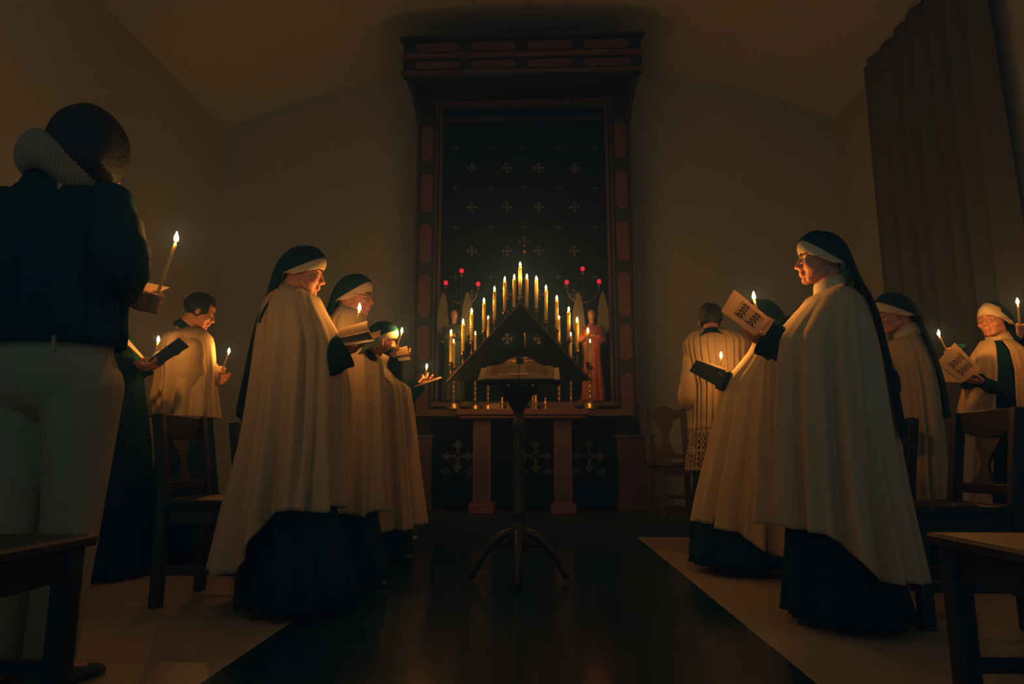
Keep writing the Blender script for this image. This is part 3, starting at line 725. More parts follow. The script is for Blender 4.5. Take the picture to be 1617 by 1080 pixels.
def person(label, base, hd, shw=.145, shz=None, neck_back=.03, hands=(), m_sleeve='black', sleeve_r=(.075, .07, .06, .062), vox=.006, group=None, body_yaw=None, sleeves=True, eye=True, legs=True, specs=False):
    ears = not sleeves
    """hands: list of dict(kind, side(+1 left of the body), target...)"""
    byaw = hd.yaw if body_yaw is None else body_yaw
    F = Vector((math.cos(byaw), math.sin(byaw), 0)); L = Vector((-math.sin(byaw), math.cos(byaw), 0))
    root = empty('person', base, label, 'person', group)
    b = MB(); head_shapes(b, hd, ears)
    neck = hd.c - F*.045 + Vector((0, 0, -.17))
    sz = shz or neck.z-.075
    ch = Vector((base.x, base.y, 0))*.35 + Vector((neck.x, neck.y, 0))*.65; ch.z = sz-.17
    hip = Vector((base.x, base.y, sz-.50)) 
    X0 = Matrix.Translation(ch) @ Matrix.Rotation(byaw, 4, 'Z')
    b.ell((0, 0, 0), (.095, .13, .17), X0, 18, 12)
    X1 = Matrix.Translation(hip) @ Matrix.Rotation(byaw, 4, 'Z')
    b.ell((0, 0, 0), (.09, .12, .15), X1, 18, 10); b.cap(ch-Vector((0, 0, .08)), hip, .09, .09, seg=14)
    b.cap(neck, ch+Vector((0, 0, .08)), .052, .07)
    res = []
    for s in (-1, 1):
        sh = Vector((neck.x, neck.y, sz))*.9+Vector((ch.x, ch.y, sz))*.1 + L*(s*shw) ; sh.z = sz-.02
        b.cap(Vector((neck.x, neck.y, sz)), sh, .05, .046)
        hs_ = [h for h in hands if h['side'] == s]
        if hs_:
            h = hs_[0]
            if h['kind'] == 'fist': wr = fist(b, h['c'], h['axis'], h['out'], h.get('flip', 1))
            else:
                wr = Vector(h['wr']); flathand(b, wr, h['d'], h['n'], h.get('flip', 1), h.get('curl', .35))
        else:
            wr = sh + F*.10 - Vector((0, 0, .5)); h = None; flathand(b, wr, (0, 0, -1), -L*s, s)
        el = elbow(sh, wr, pole=Vector((0, 0, -1))+L*s*.05-F*.25)
        b.cap(sh, el, .048, .038); b.cap(el, wr, .037, .024)
        res.append((sh, el, wr, h, s))
    if legs:
        for s in (-1, 1):
            a = hip+L*s*.06; k = a.lerp(Vector((a.x, a.y, .09)), .5)+F*.02; f = Vector((a.x, a.y, .09))
            b.cap(a, k, .072, .052); b.cap(k, f, .055, .035); b.cap(f-F*.02-Vector((0, 0, .045)), f+F*.12-Vector((0, 0, .058)), .028, .022); shoe(root, f, F)
    body = b.build('body', 'skin', root); remesh(body, vox)
    if eye: eyes(hd, root)
    if specs: glasses(hd, root)
    if sleeves:
        for i, (sh, el, wr, h, s) in enumerate(res):
            e = wr+(wr-el).normalized()*.035; tube_sleeve(root, el.lerp(sh, .25), el.lerp(wr, .08), e, m_sleeve, [q*(.72+.28*k/3) for k, q in enumerate(sleeve_r)], seed=i)
    return root, F, L, neck, res
def collar(parent, hd, m, r0=.064, r1=.084, z0=-.088, z1=-.165, x0=-.03, x1=-.045, tilt=.35, name='collar'):
    rows = []
    for j in range(7):
        t = j/6; r = r0+(r1-r0)*t; row = []
        for k in range(36):
            a = 2*PI*k/36; x = x0+(x1-x0)*t+r*math.cos(a)*1.02; y = r*.95*math.sin(a); z = z0+(z1-z0)*t-tilt*(r*math.cos(a))
            row.append(hd.M @ Vector((x, y, z)))
        rows.append(row)
    return MB().grid(rows, True).build(name, m, parent, solid=.003)
def neck_tube(parent, hd, m='linen'):   # linen wimple closing the neck below the jaw
    return collar(parent, hd, m)
def leaf(parent, name, m, q, th=.004):
    """q: four 3-D corners in order"""
    q = [Vector(p) for p in q]; n = (q[1]-q[0]).cross(q[3]-q[0]).normalized()*th
    # subdivided with a slight bow
    rows = []
    for i in range(7):
        u = i/6; a = q[0].lerp(q[3], u); b = q[1].lerp(q[2], u); bow = n.normalized()*(.006*math.sin(PI*u))
        rows.append([a+bow, b+bow, b+bow+n, a+bow+n])
    return MB().grid(rows, True, True, True).build(name, m, parent, False)
def on_leaf(q, u, v, off):
    q = [Vector(p) for p in q]; n = (q[1]-q[0]).cross(q[3]-q[0]).normalized()
    return (q[0].lerp(q[1], u)).lerp(q[3].lerp(q[2], u), v) + n*(off) + n*(.006*math.sin(PI*v))
def picture(parent, q, u0, u1, v0, v1, off, seed=0):
    """a small dark printed picture: a frame, arches and hatched figures"""
    mb = MB(); rnd = random.Random(seed)
    def stroke(pts, w):
        for a, b in zip(pts, pts[1:]):
            du, dv = b[0]-a[0], b[1]-a[1]; L = math.hypot(du, dv) or 1; nu, nv = -dv/L*w/2, du/L*w/2
            P = [on_leaf(q, u0+(u1-u0)*x, v0+(v1-v0)*y, off) for x, y in ((a[0]+nu, a[1]+nv), (b[0]+nu, b[1]+nv), (b[0]-nu, b[1]-nv), (a[0]-nu, a[1]-nv))]
            mb.add(P, [(0, 1, 2, 3)])
    for k in range(2):
        x0, x1 = .02+.52*k, .46+.52*k
        stroke([(x0, 0), (x0, 1), (x1, 1), (x1, 0), (x0, 0)], .035)
        for j in range(4):
            c = (x0+x1)/2; y = .12+.25*j; r = .13
            stroke([(c+r*math.cos(a), y+r*.75*math.sin(a)) for a in [2*PI*i/8 for i in range(9)]], .05)
            stroke([(x0+.05, y-.08), (c, y+.1), (x1-.05, y-.08)], .05)
            for h in range(3): stroke([(c-.06+.06*h, y-.05), (c-.05+.06*h+rnd.uniform(-.02, .02), y+.07)], .03)
    return mb.build('printed_picture', 'ink', parent, False)
def textlines(parent, q, rows, off, u0=.12, u1=.88, v0=.12, v1=.88):
    mb = MB(); rnd = random.Random(3)
    for j in range(rows):
        v = v0+(v1-v0)*j/(rows-1); u = u0; 
        while u < u1-.04:
            w = rnd.uniform(.04, .12); e = min(u1, u+w)
            mb.add([on_leaf(q, a, b_, off) for a, b_ in ((u, v), (e, v), (e, v+.014), (u, v+.014))], [(0, 1, 2, 3)]); u = e+.02
    return mb.build('text_lines', 'ink', parent, False)
def habit(parent, Y, rows, seed=1, m='black', name='habit', pl=.05):
    if name == 'habit':
        rows = list(rows[1:]); a, b, c, d = rows[0]; rows[0] = (a+6, b+(c-b)*.16, c-(c-b)*.16, d*.75)
    rows = [(a, b, c, d, pl*(i/(len(rows)-1))) for i, (a, b, c, d) in enumerate(rows)]
    return MB().grid(cloth(Y, rows, n=96, m=20, seed=seed), True).build(name, m, parent, solid=.004)
def grab(h, **k): return dict(h, **k)
def taper(label, flame_px, foot_px, Y, Yf=None, group=None, L=None):
    """a thin hand-held candle, wick at flame_px, lower end towards foot_px"""
    t = at(*flame_px, Y); f = at(*foot_px, Yf if Yf else Y); d = (f-t).normalized()
    Lr = L or (f-t).length
    return candle('hand_candle', t+d*Lr, t+d*.012, .0052, label, group, drip=False), t, d

G = 'nuns and servers holding candles'
# ---- big nun on the left (profile, facing the aisle)
Y = 3.19
hd = Head(478, 431, Y, math.radians(16), math.radians(9))
base = Vector((at(478, 900, Y).x, Y, 0))
fc, fo = at(570, 556, Y-.02), None
cd_, tN, dN = taper('slim lit taper rising from the bright booklet of the left foreground nun', (568, 488), (557, 535), Y+.10, L=.21)
hA = dict(kind='fist', side=1, c=tN+dN*.185, axis=-dN, out=(-.7, .3, -.6))
hB = dict(kind='flat', side=-1, wr=at(534, 560, Y-.07), d=(1, .2, .35), n=(0, 0, 1), flip=1, curl=.5)
p, Fv, Lv, nk, res = person('nun in a long cream cape in the left foreground, reading in profile', base, hd, hands=[hA, hB], vox=.0045, sleeve_r=(.075, .08, .075, .085))
collar(p, hd, 'linen'); hood(hd, 'forehead_band', 'linen', BANDROWS, p)
hood(hd, 'veil', 'black', HOODROWS, p, drape=[(418, 478, 448, 470, .16), (407, 512, 424, 505, .20), (398, 552, 414, 550, .22), (389, 595, 408, 600, .235), (380, 638, 400, 645, .24), (379, 657, 394, 670, .24)], Y=Y, wav=.02)
crow = [(440, 456, 500, .072, 0), (452, 441, 505, .09, .0), (468, 427, 503, .15, .01), (490, 419, 513, .20, .02), (520, 412, 529, .24, .035), (548, 409, 540, .265, .045), (600, 405, 539, .28, .055), (700, 391, 538, .29, .065), (800, 368, 539, .31, .075), (900, 351, 540, .33, .085)]
hem = lambda th: 893 - 92*smooth(-.45, .25, math.cos(th)) + 3*math.sin(7*th)
top = lambda th: 456+14*math.cos(th)
MB().grid(cloth(Y, crow, hem, top, seed=3), True).build('cape', 'cream', p, solid=.005)
habit(p, Y, [(448, 462, 506, .07), (480, 435, 505, .16), (560, 425, 525, .17), (700, 424, 518, .17), (800, 414, 526, .2), (850, 406, 540, .23), (948, 398, 563, .29)], 4)
q = [at(532, 533, Y-.10), at(560, 545, Y-.10), at(560, 545, Y+.08), at(532, 533, Y+.08)]
bk1 = empty('prayer_booklet', at(560, 540, Y), 'open booklet with bright pages held by the left foreground nun', 'booklet')
qL = [at(536, 530, Y-.08), at(574, 520, Y-.08), at(577, 511, Y+.07), at(540, 521, Y+.07)]
qR = [at(574, 520, Y-.08), at(583, 523, Y-.075), at(586, 510, Y+.07), at(577, 511, Y+.07)]
qL = [at(534, 534, Y-.09), at(582, 521, Y-.09), at(580, 508, Y+.03), at(536, 521, Y+.03)]
qR = [at(534, 534, Y-.09), at(582, 524, Y-.09), at(592, 538, Y-.20), at(546, 546, Y-.20)]
leaf(bk1, 'page', 'paper', qL); leaf(bk1, 'cover', 'cover', qR)

# ---- bespectacled left nun
Y = 3.78
hd = Head(559, 470, Y, math.radians(5), math.radians(2))
base = Vector((at(556, 880, Y).x, Y, 0))
hA = dict(kind='flat', side=1, wr=at(578, 560, Y+.10), d=(1, 0, .2), n=(0, 0, 1), flip=-1, curl=.5)
hB = dict(kind='flat', side=-1, wr=at(572, 562, Y-.08), d=(1, 0, .3), n=(0, 0, 1), flip=1, curl=.5)
p, Fv, Lv, nk, res = person('nun with spectacles, second in the left row, a candle before her chin', base, hd, hands=[hA, hB], vox=.005, sleeve_r=(.075, .08, .07, .08), specs=True)
collar(p, hd, 'linen'); hood(hd, 'forehead_band', 'linen', BANDROWS, p)
hood(hd, 'veil', 'black', HOODROWS, p, drape=[(514, 505, 530, 500, .16), (503, 550, 515, 545, .2), (494, 620, 508, 620, .23), (488, 680, 500, 690, .23)], Y=Y, wav=.02)
crow = [(478, 543, 577, .07, 0), (490, 531, 580, .1, 0), (506, 520, 575, .16, .01), (530, 512, 585, .21, .03), (575, 506, 600, .26, .045), (640, 500, 603, .27, .055), (730, 492, 604, .28, .065), (860, 480, 604, .30, .08)]
hem = lambda th: 845 - 38*smooth(-.4, .3, math.cos(th)) + 3*math.sin(6*th)
MB().grid(cloth(Y, crow, hem, lambda th: 489+9*math.cos(th), seed=9), True).build('cape', 'cream', p, solid=.005)
habit(p, Y, [(484, 545, 577, .07), (510, 530, 578, .16), (640, 525, 578, .16), (800, 518, 590, .19), (915, 508, 612, .26)], 5)
bk = empty('prayer_booklet', at(605, 545, Y), 'open dark-covered booklet in the hands of the bespectacled left nun', 'booklet')
qL = [at(566, 545, Y-.10), at(600, 532, Y-.10), at(602, 522, Y+.05), at(568, 532, Y+.05)]
qR = [at(566, 560, Y-.20), at(600, 541, Y-.20), at(600, 532, Y-.10), at(566, 546, Y-.10)]
leaf(bk, 'page', 'paper', qL); leaf(bk, 'cover', 'cover', qR)

# ---- small left nun nearest the altar
Y = 4.72
hd = Head(603, 537, Y, math.radians(6), math.radians(16))
base = Vector((at(606, 850, Y).x, Y, 0))
cd_, tN, dN = taper('lit taper held upright in front of the face of the shortest left nun', (635, 524), (624, 556), Y-.02, L=.22)
hB = dict(kind='fist', side=-1, c=tN+dN*.15, axis=-dN, out=(-.7, .1, -.5))
hA = dict(kind='flat', side=1, wr=at(618, 572, Y+.05), d=(1, 0, .3), n=(0, 0, 1), flip=-1, curl=.5)
p, Fv, Lv, nk, res = person('short nun with bowed head and black veil, third in the left row beside the altar', base, hd, hands=[hA, hB], vox=.006, sleeve_r=(.075, .08, .075, .09))
collar(p, hd, 'linen'); hood(hd, 'forehead_band', 'linen', BANDROWS, p)
hood(hd, 'veil', 'black', HOODROWS, p, drape=[(566, 565, 580, 560, .16), (558, 600, 570, 600, .2), (553, 660, 562, 660, .22)], Y=Y, wav=.02)
crow = [(546, 588, 618, .07, 0), (560, 580, 620, .12, 0), (580, 571, 612, .18, .02), (600, 567, 632, .22, .03), (612, 565, 646, .24, .04), (660, 563, 652, .25, .05), (740, 560, 659, .26, .06), (850, 556, 669, .28, .08)]
hem = lambda th: 836 - 9*math.cos(th) + 2*math.sin(6*th)
MB().grid(cloth(Y, crow, hem, lambda th: 558+7*math.cos(th), seed=12), True).build('cape', 'cream', p, solid=.005)
habit(p, Y, [(552, 590, 616, .07), (575, 578, 616, .14), (680, 575, 640, .17), (800, 575, 645, .2), (872, 572, 650, .22)], 6)
bk = empty('prayer_booklet', at(640, 558, Y), 'small booklet with a glowing page edge held by the shortest left nun', 'booklet')
qL = [at(627, 563, Y-.08), at(646, 560, Y-.08), at(643, 548, Y+.03), at(626, 552, Y+.03)]
qR = [at(627, 564, Y-.08), at(646, 561, Y-.08), at(649, 568, Y-.17), at(630, 570, Y-.17)]
leaf(bk, 'page', 'paper', qL, .008); leaf(bk, 'cover', 'cover', qR)

# ---- nun hidden behind the left row: only her arm, booklet and candle reach out
Y = 5.3
hd = Head(601, 556, Y, math.radians(8), math.radians(20))
base = Vector((at(612, 830, Y).x, Y, 0))
cd_, tN, dN = taper('lit taper above an outstretched booklet, nearest the altar on the left', (674, 580), (671, 602), Y-.02, L=.13)
hA = dict(kind='flat', side=-1, wr=at(656, 612, Y-.02), d=(1, 0, .42), n=(-.2, 0, 1), flip=1, curl=.3)
hB = dict(kind='flat', side=1, wr=at(650, 610, Y+.1), d=(1, -.1, .42), n=(-.2, 0, 1), flip=-1, curl=.4)
p, Fv, Lv, nk, res = person('nun hidden behind the left row, only her sleeve and hand in view', base, hd, hands=[hA, hB], vox=.007, sleeve_r=(.07, .07, .06, .07))
collar(p, hd, 'linen'); hood(hd, 'forehead_band', 'linen', BANDROWS, p)
hood(hd, 'veil', 'black', HOODROWS, p, drape=[(580, 590, 590, 585, .15), (575, 640, 582, 640, .19)], Y=Y)
crow = [(572, 592, 616, .07, 0), (590, 580, 622, .15, .01), (620, 575, 634, .21, .03), (700, 572, 636, .22, .05), (815, 568, 640, .23, .07)]
MB().grid(cloth(Y, crow, seed=14, n=96, m=24), True).build('cape', 'cream', p, solid=.005)
habit(p, Y, [(575, 592, 614, .07), (600, 585, 620, .14), (720, 582, 630, .17), (848, 580, 634, .19)], 6)
bk = empty('prayer_booklet', at(675, 604, Y), 'thin open booklet held out flat beside the altar, at the head of the left row', 'booklet')
leaf(bk, 'page', 'paper', [at(654, 611, Y-.09), at(698, 597, Y-.09), at(696, 596, Y+.06), at(656, 607, Y+.06)])

# ---- foreground nun on the right
Y = 3.02
hd = Head(1297, 412, Y, math.radians(170), math.radians(-2))
base = Vector((at(1330, 900, Y).x, Y, 0))
cd_, tN, dN = taper('lit taper rising behind the illustrated booklet of the right foreground nun', (1190, 470), (1203, 520), Y+.12, L=.22)
hA = dict(kind='fist', side=-1, c=tN+dN*.16, axis=-dN, out=(.8, 0, -.5), flip=-1)
hB = dict(kind='flat', side=1, wr=at(1222, 541, Y+.03), d=(-1, .1, .35), n=(.3, .5, 1), flip=-1, curl=.5)
p, Fv, Lv, nk, res = person('tall nun in a long cream cape in the right foreground, face lit orange', base, hd, hands=[hA, hB], vox=.0045, sleeve_r=(.075, .085, .08, .085), specs=True)
collar(p, hd, 'linen'); hood(hd, 'forehead_band', 'linen', BANDROWS, p)
hood(hd, 'veil', 'black', HOODROWS, p, drape=[(1362, 460, 1340, 455, .15), (1374, 500, 1357, 495, .2), (1385, 545, 1368, 550, .22), (1396, 600, 1379, 600, .23), (1404, 640, 1387, 645, .235), (1411, 687, 1396, 694, .235)], Y=Y, wav=.02)
crow = [(446, 1281, 1334, .072, 0), (458, 1279, 1343, .10, 0), (475, 1274, 1359, .16, .01), (500, 1250, 1368, .21, .02), (537, 1221, 1378, .25, .04), (575, 1216, 1384, .27, .05), (675, 1213, 1396, .29, .06), (775, 1216, 1409, .30, .07), (900, 1217, 1428, .33, .085)]
hem = lambda th: 828 + 74*smooth(-.75, .35, math.cos(th)) + 3*math.sin(7*th)
MB().grid(cloth(Y, crow, hem, lambda th: 457-13*math.cos(th), seed=21), True).build('cape', 'cream', p, solid=.005)
habit(p, Y, [(452, 1286, 1330, .07), (480, 1276, 1350, .15), (560, 1255, 1352, .17), (700, 1250, 1360, .19), (850, 1250, 1390, .25), (968, 1246, 1424, .29)], 7)
bk = empty('prayer_booklet', at(1180, 495, Y), 'open booklet with a printed picture held up by the right foreground nun', 'booklet')
qL = [at(1138, 492, Y-.05), at(1192, 531, Y-.09), at(1219, 507, Y-.02), at(1159, 458, Y+.02)]
leaf(bk, 'page', 'paper', qL)
picture(bk, qL, .28, .86, .2, .8, .0052); 
qR = [at(1201, 527, Y-.085), at(1206, 530, Y-.08), at(1219, 509, Y-.02), at(1214, 505, Y-.02)]
leaf(bk, 'page', 'paper', qR, .006)

# ---- nun behind her, veil only, holding a dark booklet
Y = 4.28
hd = Head(1205, 506, Y, math.radians(165), math.radians(8))
base = Vector((at(1192, 880, Y).x, Y, 0))
cd_, tN, dN = taper('lit taper glowing against the back of the server in the right-hand surplice', (1139, 563), (1137, 582), Y+.10, L=.16)
hA = dict(kind='flat', side=-1, wr=at(1146, 605, Y+.09), d=(-1, 0, .3), n=(0, .2, 1), flip=1, curl=.5)
hB = dict(kind='flat', side=1, wr=at(1152, 606, Y-.02), d=(-1, .1, .25), n=(0, .3, 1), flip=-1, curl=.5)
p, Fv, Lv, nk, res = person('nun in cream cape, her face hidden behind the pictured booklet on the right', base, hd, hands=[hA, hB], vox=.006, sleeve_r=(.075, .075, .06, .065))
collar(p, hd, 'linen'); hood(hd, 'forehead_band', 'linen', BANDROWS, p)
hood(hd, 'veil', 'black', HOODROWS, p, drape=[(1248, 545, 1232, 540, .15), (1256, 600, 1240, 600, .2), (1262, 660, 1250, 665, .22)], Y=Y, wav=.02)
crow = [(526, 1193, 1226, .07, 0), (538, 1190, 1234, .12, 0), (552, 1186, 1240, .18, .02), (575, 1168, 1248, .22, .03), (603, 1144, 1254, .25, .035), (640, 1136, 1257, .26, .04), (700, 1124, 1262, .27, .05), (780, 1106, 1268, .3, .06), (880, 1090, 1274, .33, .075)]
hem = lambda th: 823 + 48*smooth(-1, .5, math.cos(th)) + 2*math.sin(7*th)
MB().grid(cloth(Y, crow, hem, lambda th: 532-6*math.cos(th), seed=26), True).build('cape', 'cream', p, solid=.005)
habit(p, Y, [(532, 1195, 1224, .07), (560, 1178, 1236, .15), (700, 1150, 1245, .18), (800, 1112, 1252, .25), (888, 1093, 1262, .3)], 8)
bk = empty('prayer_booklet', at(1115, 592, Y), 'booklet in a dark cover held open by the second nun of the right row', 'booklet')
qL = [at(1088, 586, Y-.09), at(1137, 613, Y-.09), at(1146, 586, Y-.03), at(1099, 569, Y-.03)]
leaf(bk, 'cover', 'cover', qL); 
qR = [at(1099, 569, Y-.03), at(1146, 586, Y-.03), at(1146, 584, Y+.10), at(1099, 568, Y+.10)]
leaf(bk, 'page', 'paper', qR)

# ---- right nun with spectacles, behind
Y = 4.15
hd = Head(1413, 497, Y, math.radians(172), math.radians(10))
base = Vector((at(1432, 860, Y).x, Y, 0))
hA = dict(kind='flat', side=1, wr=at(1398, 590, Y-.04), d=(-1, 0, .3), n=(0, 0, 1), flip=-1, curl=.6)
hB = dict(kind='flat', side=-1, wr=at(1398, 590, Y+.08), d=(-1, 0, .3), n=(0, 0, 1), flip=1, curl=.6)
p, Fv, Lv, nk, res = person('nun with spectacles looking down, behind the right foreground nun', base, hd, hands=[hA, hB], vox=.005, sleeve_r=(.075, .075, .06, .065), specs=True)
collar(p, hd, 'linen'); hood(hd, 'forehead_band', 'linen', BANDROWS, p)
hood(hd, 'veil', 'black', HOODROWS, p, drape=[(1460, 535, 1442, 528, .15), (1467, 570, 1452, 570, .2), (1476, 610, 1462, 612, .22), (1484, 660, 1468, 664, .23)], Y=Y, wav=.02)
crow = [(520, 1402, 1438, .07, 0), (530, 1404, 1446, .11, 0), (548, 1397, 1453, .17, .02), (580, 1398, 1460, .22, .03), (620, 1402, 1464, .24, .04), (700, 1405, 1468, .26, .05), (860, 1402, 1478, .28, .07)]
MB().grid(cloth(Y, crow, lambda th: 838+10*math.cos(th), lambda th: 531-8*math.cos(th), seed=31), True).build('cape', 'cream', p, solid=.005)
habit(p, Y, [(525, 1404, 1436, .07), (550, 1402, 1450, .15), (700, 1402, 1462, .2), (888, 1396, 1476, .26)], 9)

# ---- young nun at the far right, facing across
Y = 4.55
fy = math.radians(212)
hd = Head(1567, 506, Y, fy, math.radians(4))
base = Vector((at(1580, 860, Y).x, Y, 0))
cd_, tN, dN = taper('lit taper above the pictured booklet of the young nun on the far right', (1482, 528), (1496, 556), Y-.16, L=.20)
hA = dict(kind='fist', side=-1, c=tN+dN*.15, axis=-dN, out=(.8, .3, -.5))
hB = dict(kind='flat', side=1, wr=at(1552, 604, Y-.2), d=(-1, -.2, .1), n=(0, 0, 1), flip=-1, curl=.5)
p, Fv, Lv, nk, res = person('young nun on the far right, her bespectacled face turned towards the camera', base, hd, hands=[hA, hB], vox=.005, sleeve_r=(.065, .06, .045, .042), body_yaw=math.radians(215), specs=True)
collar(p, hd, 'linen', r0=.066, r1=.092); hood(hd, 'forehead_band', 'linen', BANDROWS, p, th=.008)
hood(hd, 'veil', 'black', [(a-.03, b-.012, c, d, w) for a, b, c, d, w in HOODROWS], p, drape=[(1610, 535, 1600, 532, .15), (1618, 570, 1606, 570, .2), (1624, 650, 1612, 655, .22)], Y=Y+.05, wav=.02)
crow = [(534, 1552, 1592, .075, 0), (545, 1548, 1602, .12, 0), (558, 1540, 1615, .17, .02), (590, 1534, 1628, .21, .03), (640, 1524, 1636, .24, .045), (700, 1516, 1640, .26, .055), (860, 1504, 1652, .29, .07)]
g0 = math.radians(-118)
MB().grid(cloth(Y, crow, lambda th: 836, lambda th: 538, seed=36, gap=(g0+.22, g0+2*PI-.22))).build('cape', 'cream', p, solid=.005)
habit(p, Y, name='tunic', rows=[(540, 1554, 1590, .08), (560, 1545, 1600, .14), (700, 1538, 1612, .18), (872, 1524, 1630, .26)], seed=9)
cb = MB(); X = hd.M
cb.tube([X @ Vector((-.04+.098*math.cos(a), .092*math.sin(a), -.168-.35*.09*math.cos(a))) for a in [2*PI*k/30 for k in range(31)]], .005, 8)
cb.cap(X @ Vector((-.02, .10, -.155)), X @ Vector((-.02, .105, -.20)), .011, .006); cb.ell((-.02, .10, -.15), (.014, .012, .014), X)
cb.build('ribbon', 'black', p)
bk = empty('prayer_booklet', at(1515, 575, Y-.2), 'open booklet with a printed picture held by the young nun on the far right', 'booklet')
qL = [at(1478, 573, Y-.28), at(1520, 604, Y-.30), at(1549, 583, Y-.22), at(1507, 542, Y-.18)]
qR = [at(1449, 576, Y-.10), at(1478, 573, Y-.28), at(1507, 600, Y-.30), at(1478, 595, Y-.12)]
leaf(bk, 'page', 'paper', qL); picture(bk, qL, .25, .85, .2, .82, .0052); leaf(bk, 'page', 'paper', [at(1450, 575, Y-.40), at(1480, 574, Y-.28), at(1520, 604, Y-.30), at(1488, 602, Y-.42)], .003)

# ---- nun beyond the right edge, only her candle in view
Y = 4.1
hd = Head(1672, 490, Y, math.radians(178), math.radians(4))
base = Vector((at(1684, 860, Y).x, Y, 0))
cd_, tN, dN = taper('lit taper at the right edge of the photo, highest of the right tapers', (1607, 478), (1613, 540), Y, L=.21)
hA = dict(kind='fist', side=1, c=tN+dN*.17, axis=-dN, out=(.9, .1, -.4), flip=-1)
p, Fv, Lv, nk, res = person('nun beyond the right edge of the photo, holding up the taper at the frame edge', base, hd, hands=[hA], vox=.008, sleeve_r=(.07, .06, .045, .045))
collar(p, hd, 'linen'); hood(hd, 'forehead_band', 'linen', BANDROWS, p)
hood(hd, 'veil', 'black', HOODROWS, p, drape=[(1716, 535, 1700, 528, .15), (1724, 570, 1710, 570, .2), (1736, 640, 1720, 644, .23)], Y=Y)
crow = [(515, 1662, 1695, .07, 0), (530, 1655, 1708, .12, 0), (560, 1646, 1718, .2, .02), (640, 1642, 1726, .24, .04), (860, 1634, 1742, .28, .07)]
MB().grid(cloth(Y, crow, seed=41, n=96, m=24), True).build('cape', 'cream', p, solid=.005)
habit(p, Y, [(520, 1664, 1694, .07), (560, 1655, 1712, .15), (700, 1650, 1722, .2), (888, 1640, 1740, .26)], 9)

def hair_cap(hd, parent, s=1.0, cut=lambda x, y, z: x > .05 and z < .065 or z < -.045 and x > -.06 or z < -.075, r=(.106, .086, .098), c=(-.016, 0, .040), amp=.006, freq=28, th=.006):
    mb = MB(); U, V = 64, 44; vs = []; keep = []
    P = []
    for j in range(V+1):
        ph = PI*(.01+.98*j/V)
        P.append([])
        for i in range(U):
            t = 2*PI*i/U; x = c[0]+r[0]*math.sin(ph)*math.cos(t); y = c[1]+r[1]*math.sin(ph)*math.sin(t); z = c[2]-r[2]*math.cos(ph)
            nn = noise.noise(Vector((x*freq, y*freq, z*freq*.4)))
            q = 1+amp/.1*nn; P[-1].append((c[0]+(x-c[0])*q, c[1]+(y-c[1])*q, c[2]+(z-c[2])*q))
    for row in P: vs += [hd.M @ Vector(p) for p in row]
    fs = []
    for j in range(V):
        for i in range(U):
            a = P[j][i]
            if not cut(*a): fs.append((j*U+i, j*U+(i+1) % U, (j+1)*U+(i+1) % U, (j+1)*U+i))
    used = sorted({i for f in fs for i in f}); mp = {o: k for k, o in enumerate(used)}
    mb.add([vs[i] for i in used], [tuple(mp[i] for i in f) for f in fs])
    return mb.build('hair', 'hair', parent, solid=th)
# ---- server in a white surplice on the left
Y = 4.55
hd = Head(316, 493, Y, math.radians(22), math.radians(20))
base = Vector((at(290, 830, Y).x, Y, 0))
cd_, tN, dN = taper('lit taper leaning forward in the hand of the young server on the left', (362, 556), (348, 592), Y+.14, L=.19)
hB = dict(kind='fist', side=-1, c=tN+dN*.16, axis=-dN, out=(-.8, 0, -.45))
hA = dict(kind='flat', side=1, wr=at(334, 602, Y+.10), d=(1, 0, .1), n=(0, -1, .3), flip=-1, curl=.5)
p, Fv, Lv, nk, res = person('young server in a white surplice on the left, bowed over his candle', base, hd, hands=[hA, hB], shw=.14, vox=.005, sleeves=False, specs=True)
hair_cap(hd, p); collar(p, hd, 'black', r0=.064, r1=.08, z0=-.115, z1=-.165)
crow = [(516, 292, 322, .075, 0), (524, 282, 326, .11, .0), (530, 270, 330, .2, .0), (540, 262, 331, .23, .01), (560, 256, 332, .235, .03), (600, 250, 334, .21, .05), (660, 242, 336, .23, .07)]
MB().grid(cloth(Y, crow, lambda th: 660, lambda th: 518+3*math.cos(th), seed=51), True).build('surplice', 'surplice', p, solid=.005)
for i, (sh, el, wr, h, s) in enumerate(res): tube_sleeve(p, sh, el, wr.lerp(el, .12), 'surplice', (.10, .125, .13, .13), seed=i, name='surplice_sleeve')
for i, (sh, el, wr, h, s) in enumerate(res): tube_sleeve(p, el.lerp(wr, .2), el.lerp(wr, .5), wr.lerp(el, .06), 'black', (.05, .045, .04), seed=i, name='cuff')
habit(p, Y, [(600, 262, 328, .15), (700, 255, 334, .19), (868, 244, 342, .25)], 10, name='cassock')

# ---- dark-robed person almost hidden behind the standing person in jeans
Y = 4.0
hd = Head(172, 482, Y, math.radians(25), math.radians(15))
base = Vector((at(178, 860, Y).x, Y, 0))
cd_, tN, dN = taper('lit taper just above the dark booklet beside the standing person in jeans', (250, 538), (246, 556), Y+.0, L=.12)
hA = dict(kind='flat', side=1, wr=at(222, 584, Y+.10), d=(1, -.1, .2), n=(-.2, 0, 1), flip=-1, curl=.4)
hB = dict(kind='flat', side=-1, wr=at(206, 580, Y-.12), d=(1, .2, .05), n=(0, .3, 1), flip=1, curl=.5)
p, Fv, Lv, nk, res = person('person in a long dark robe mostly hidden behind the standing person in jeans', base, hd, hands=[hA, hB], vox=.006, sleeve_r=(.08, .08, .06, .06))
collar(p, hd, 'linen'); hood(hd, 'forehead_band', 'linen', BANDROWS, p)
hood(hd, 'veil', 'black', HOODROWS, p, drape=[(126, 520, 145, 515, .16), (118, 600, 135, 600, .2), (112, 680, 125, 685, .22)], Y=Y)
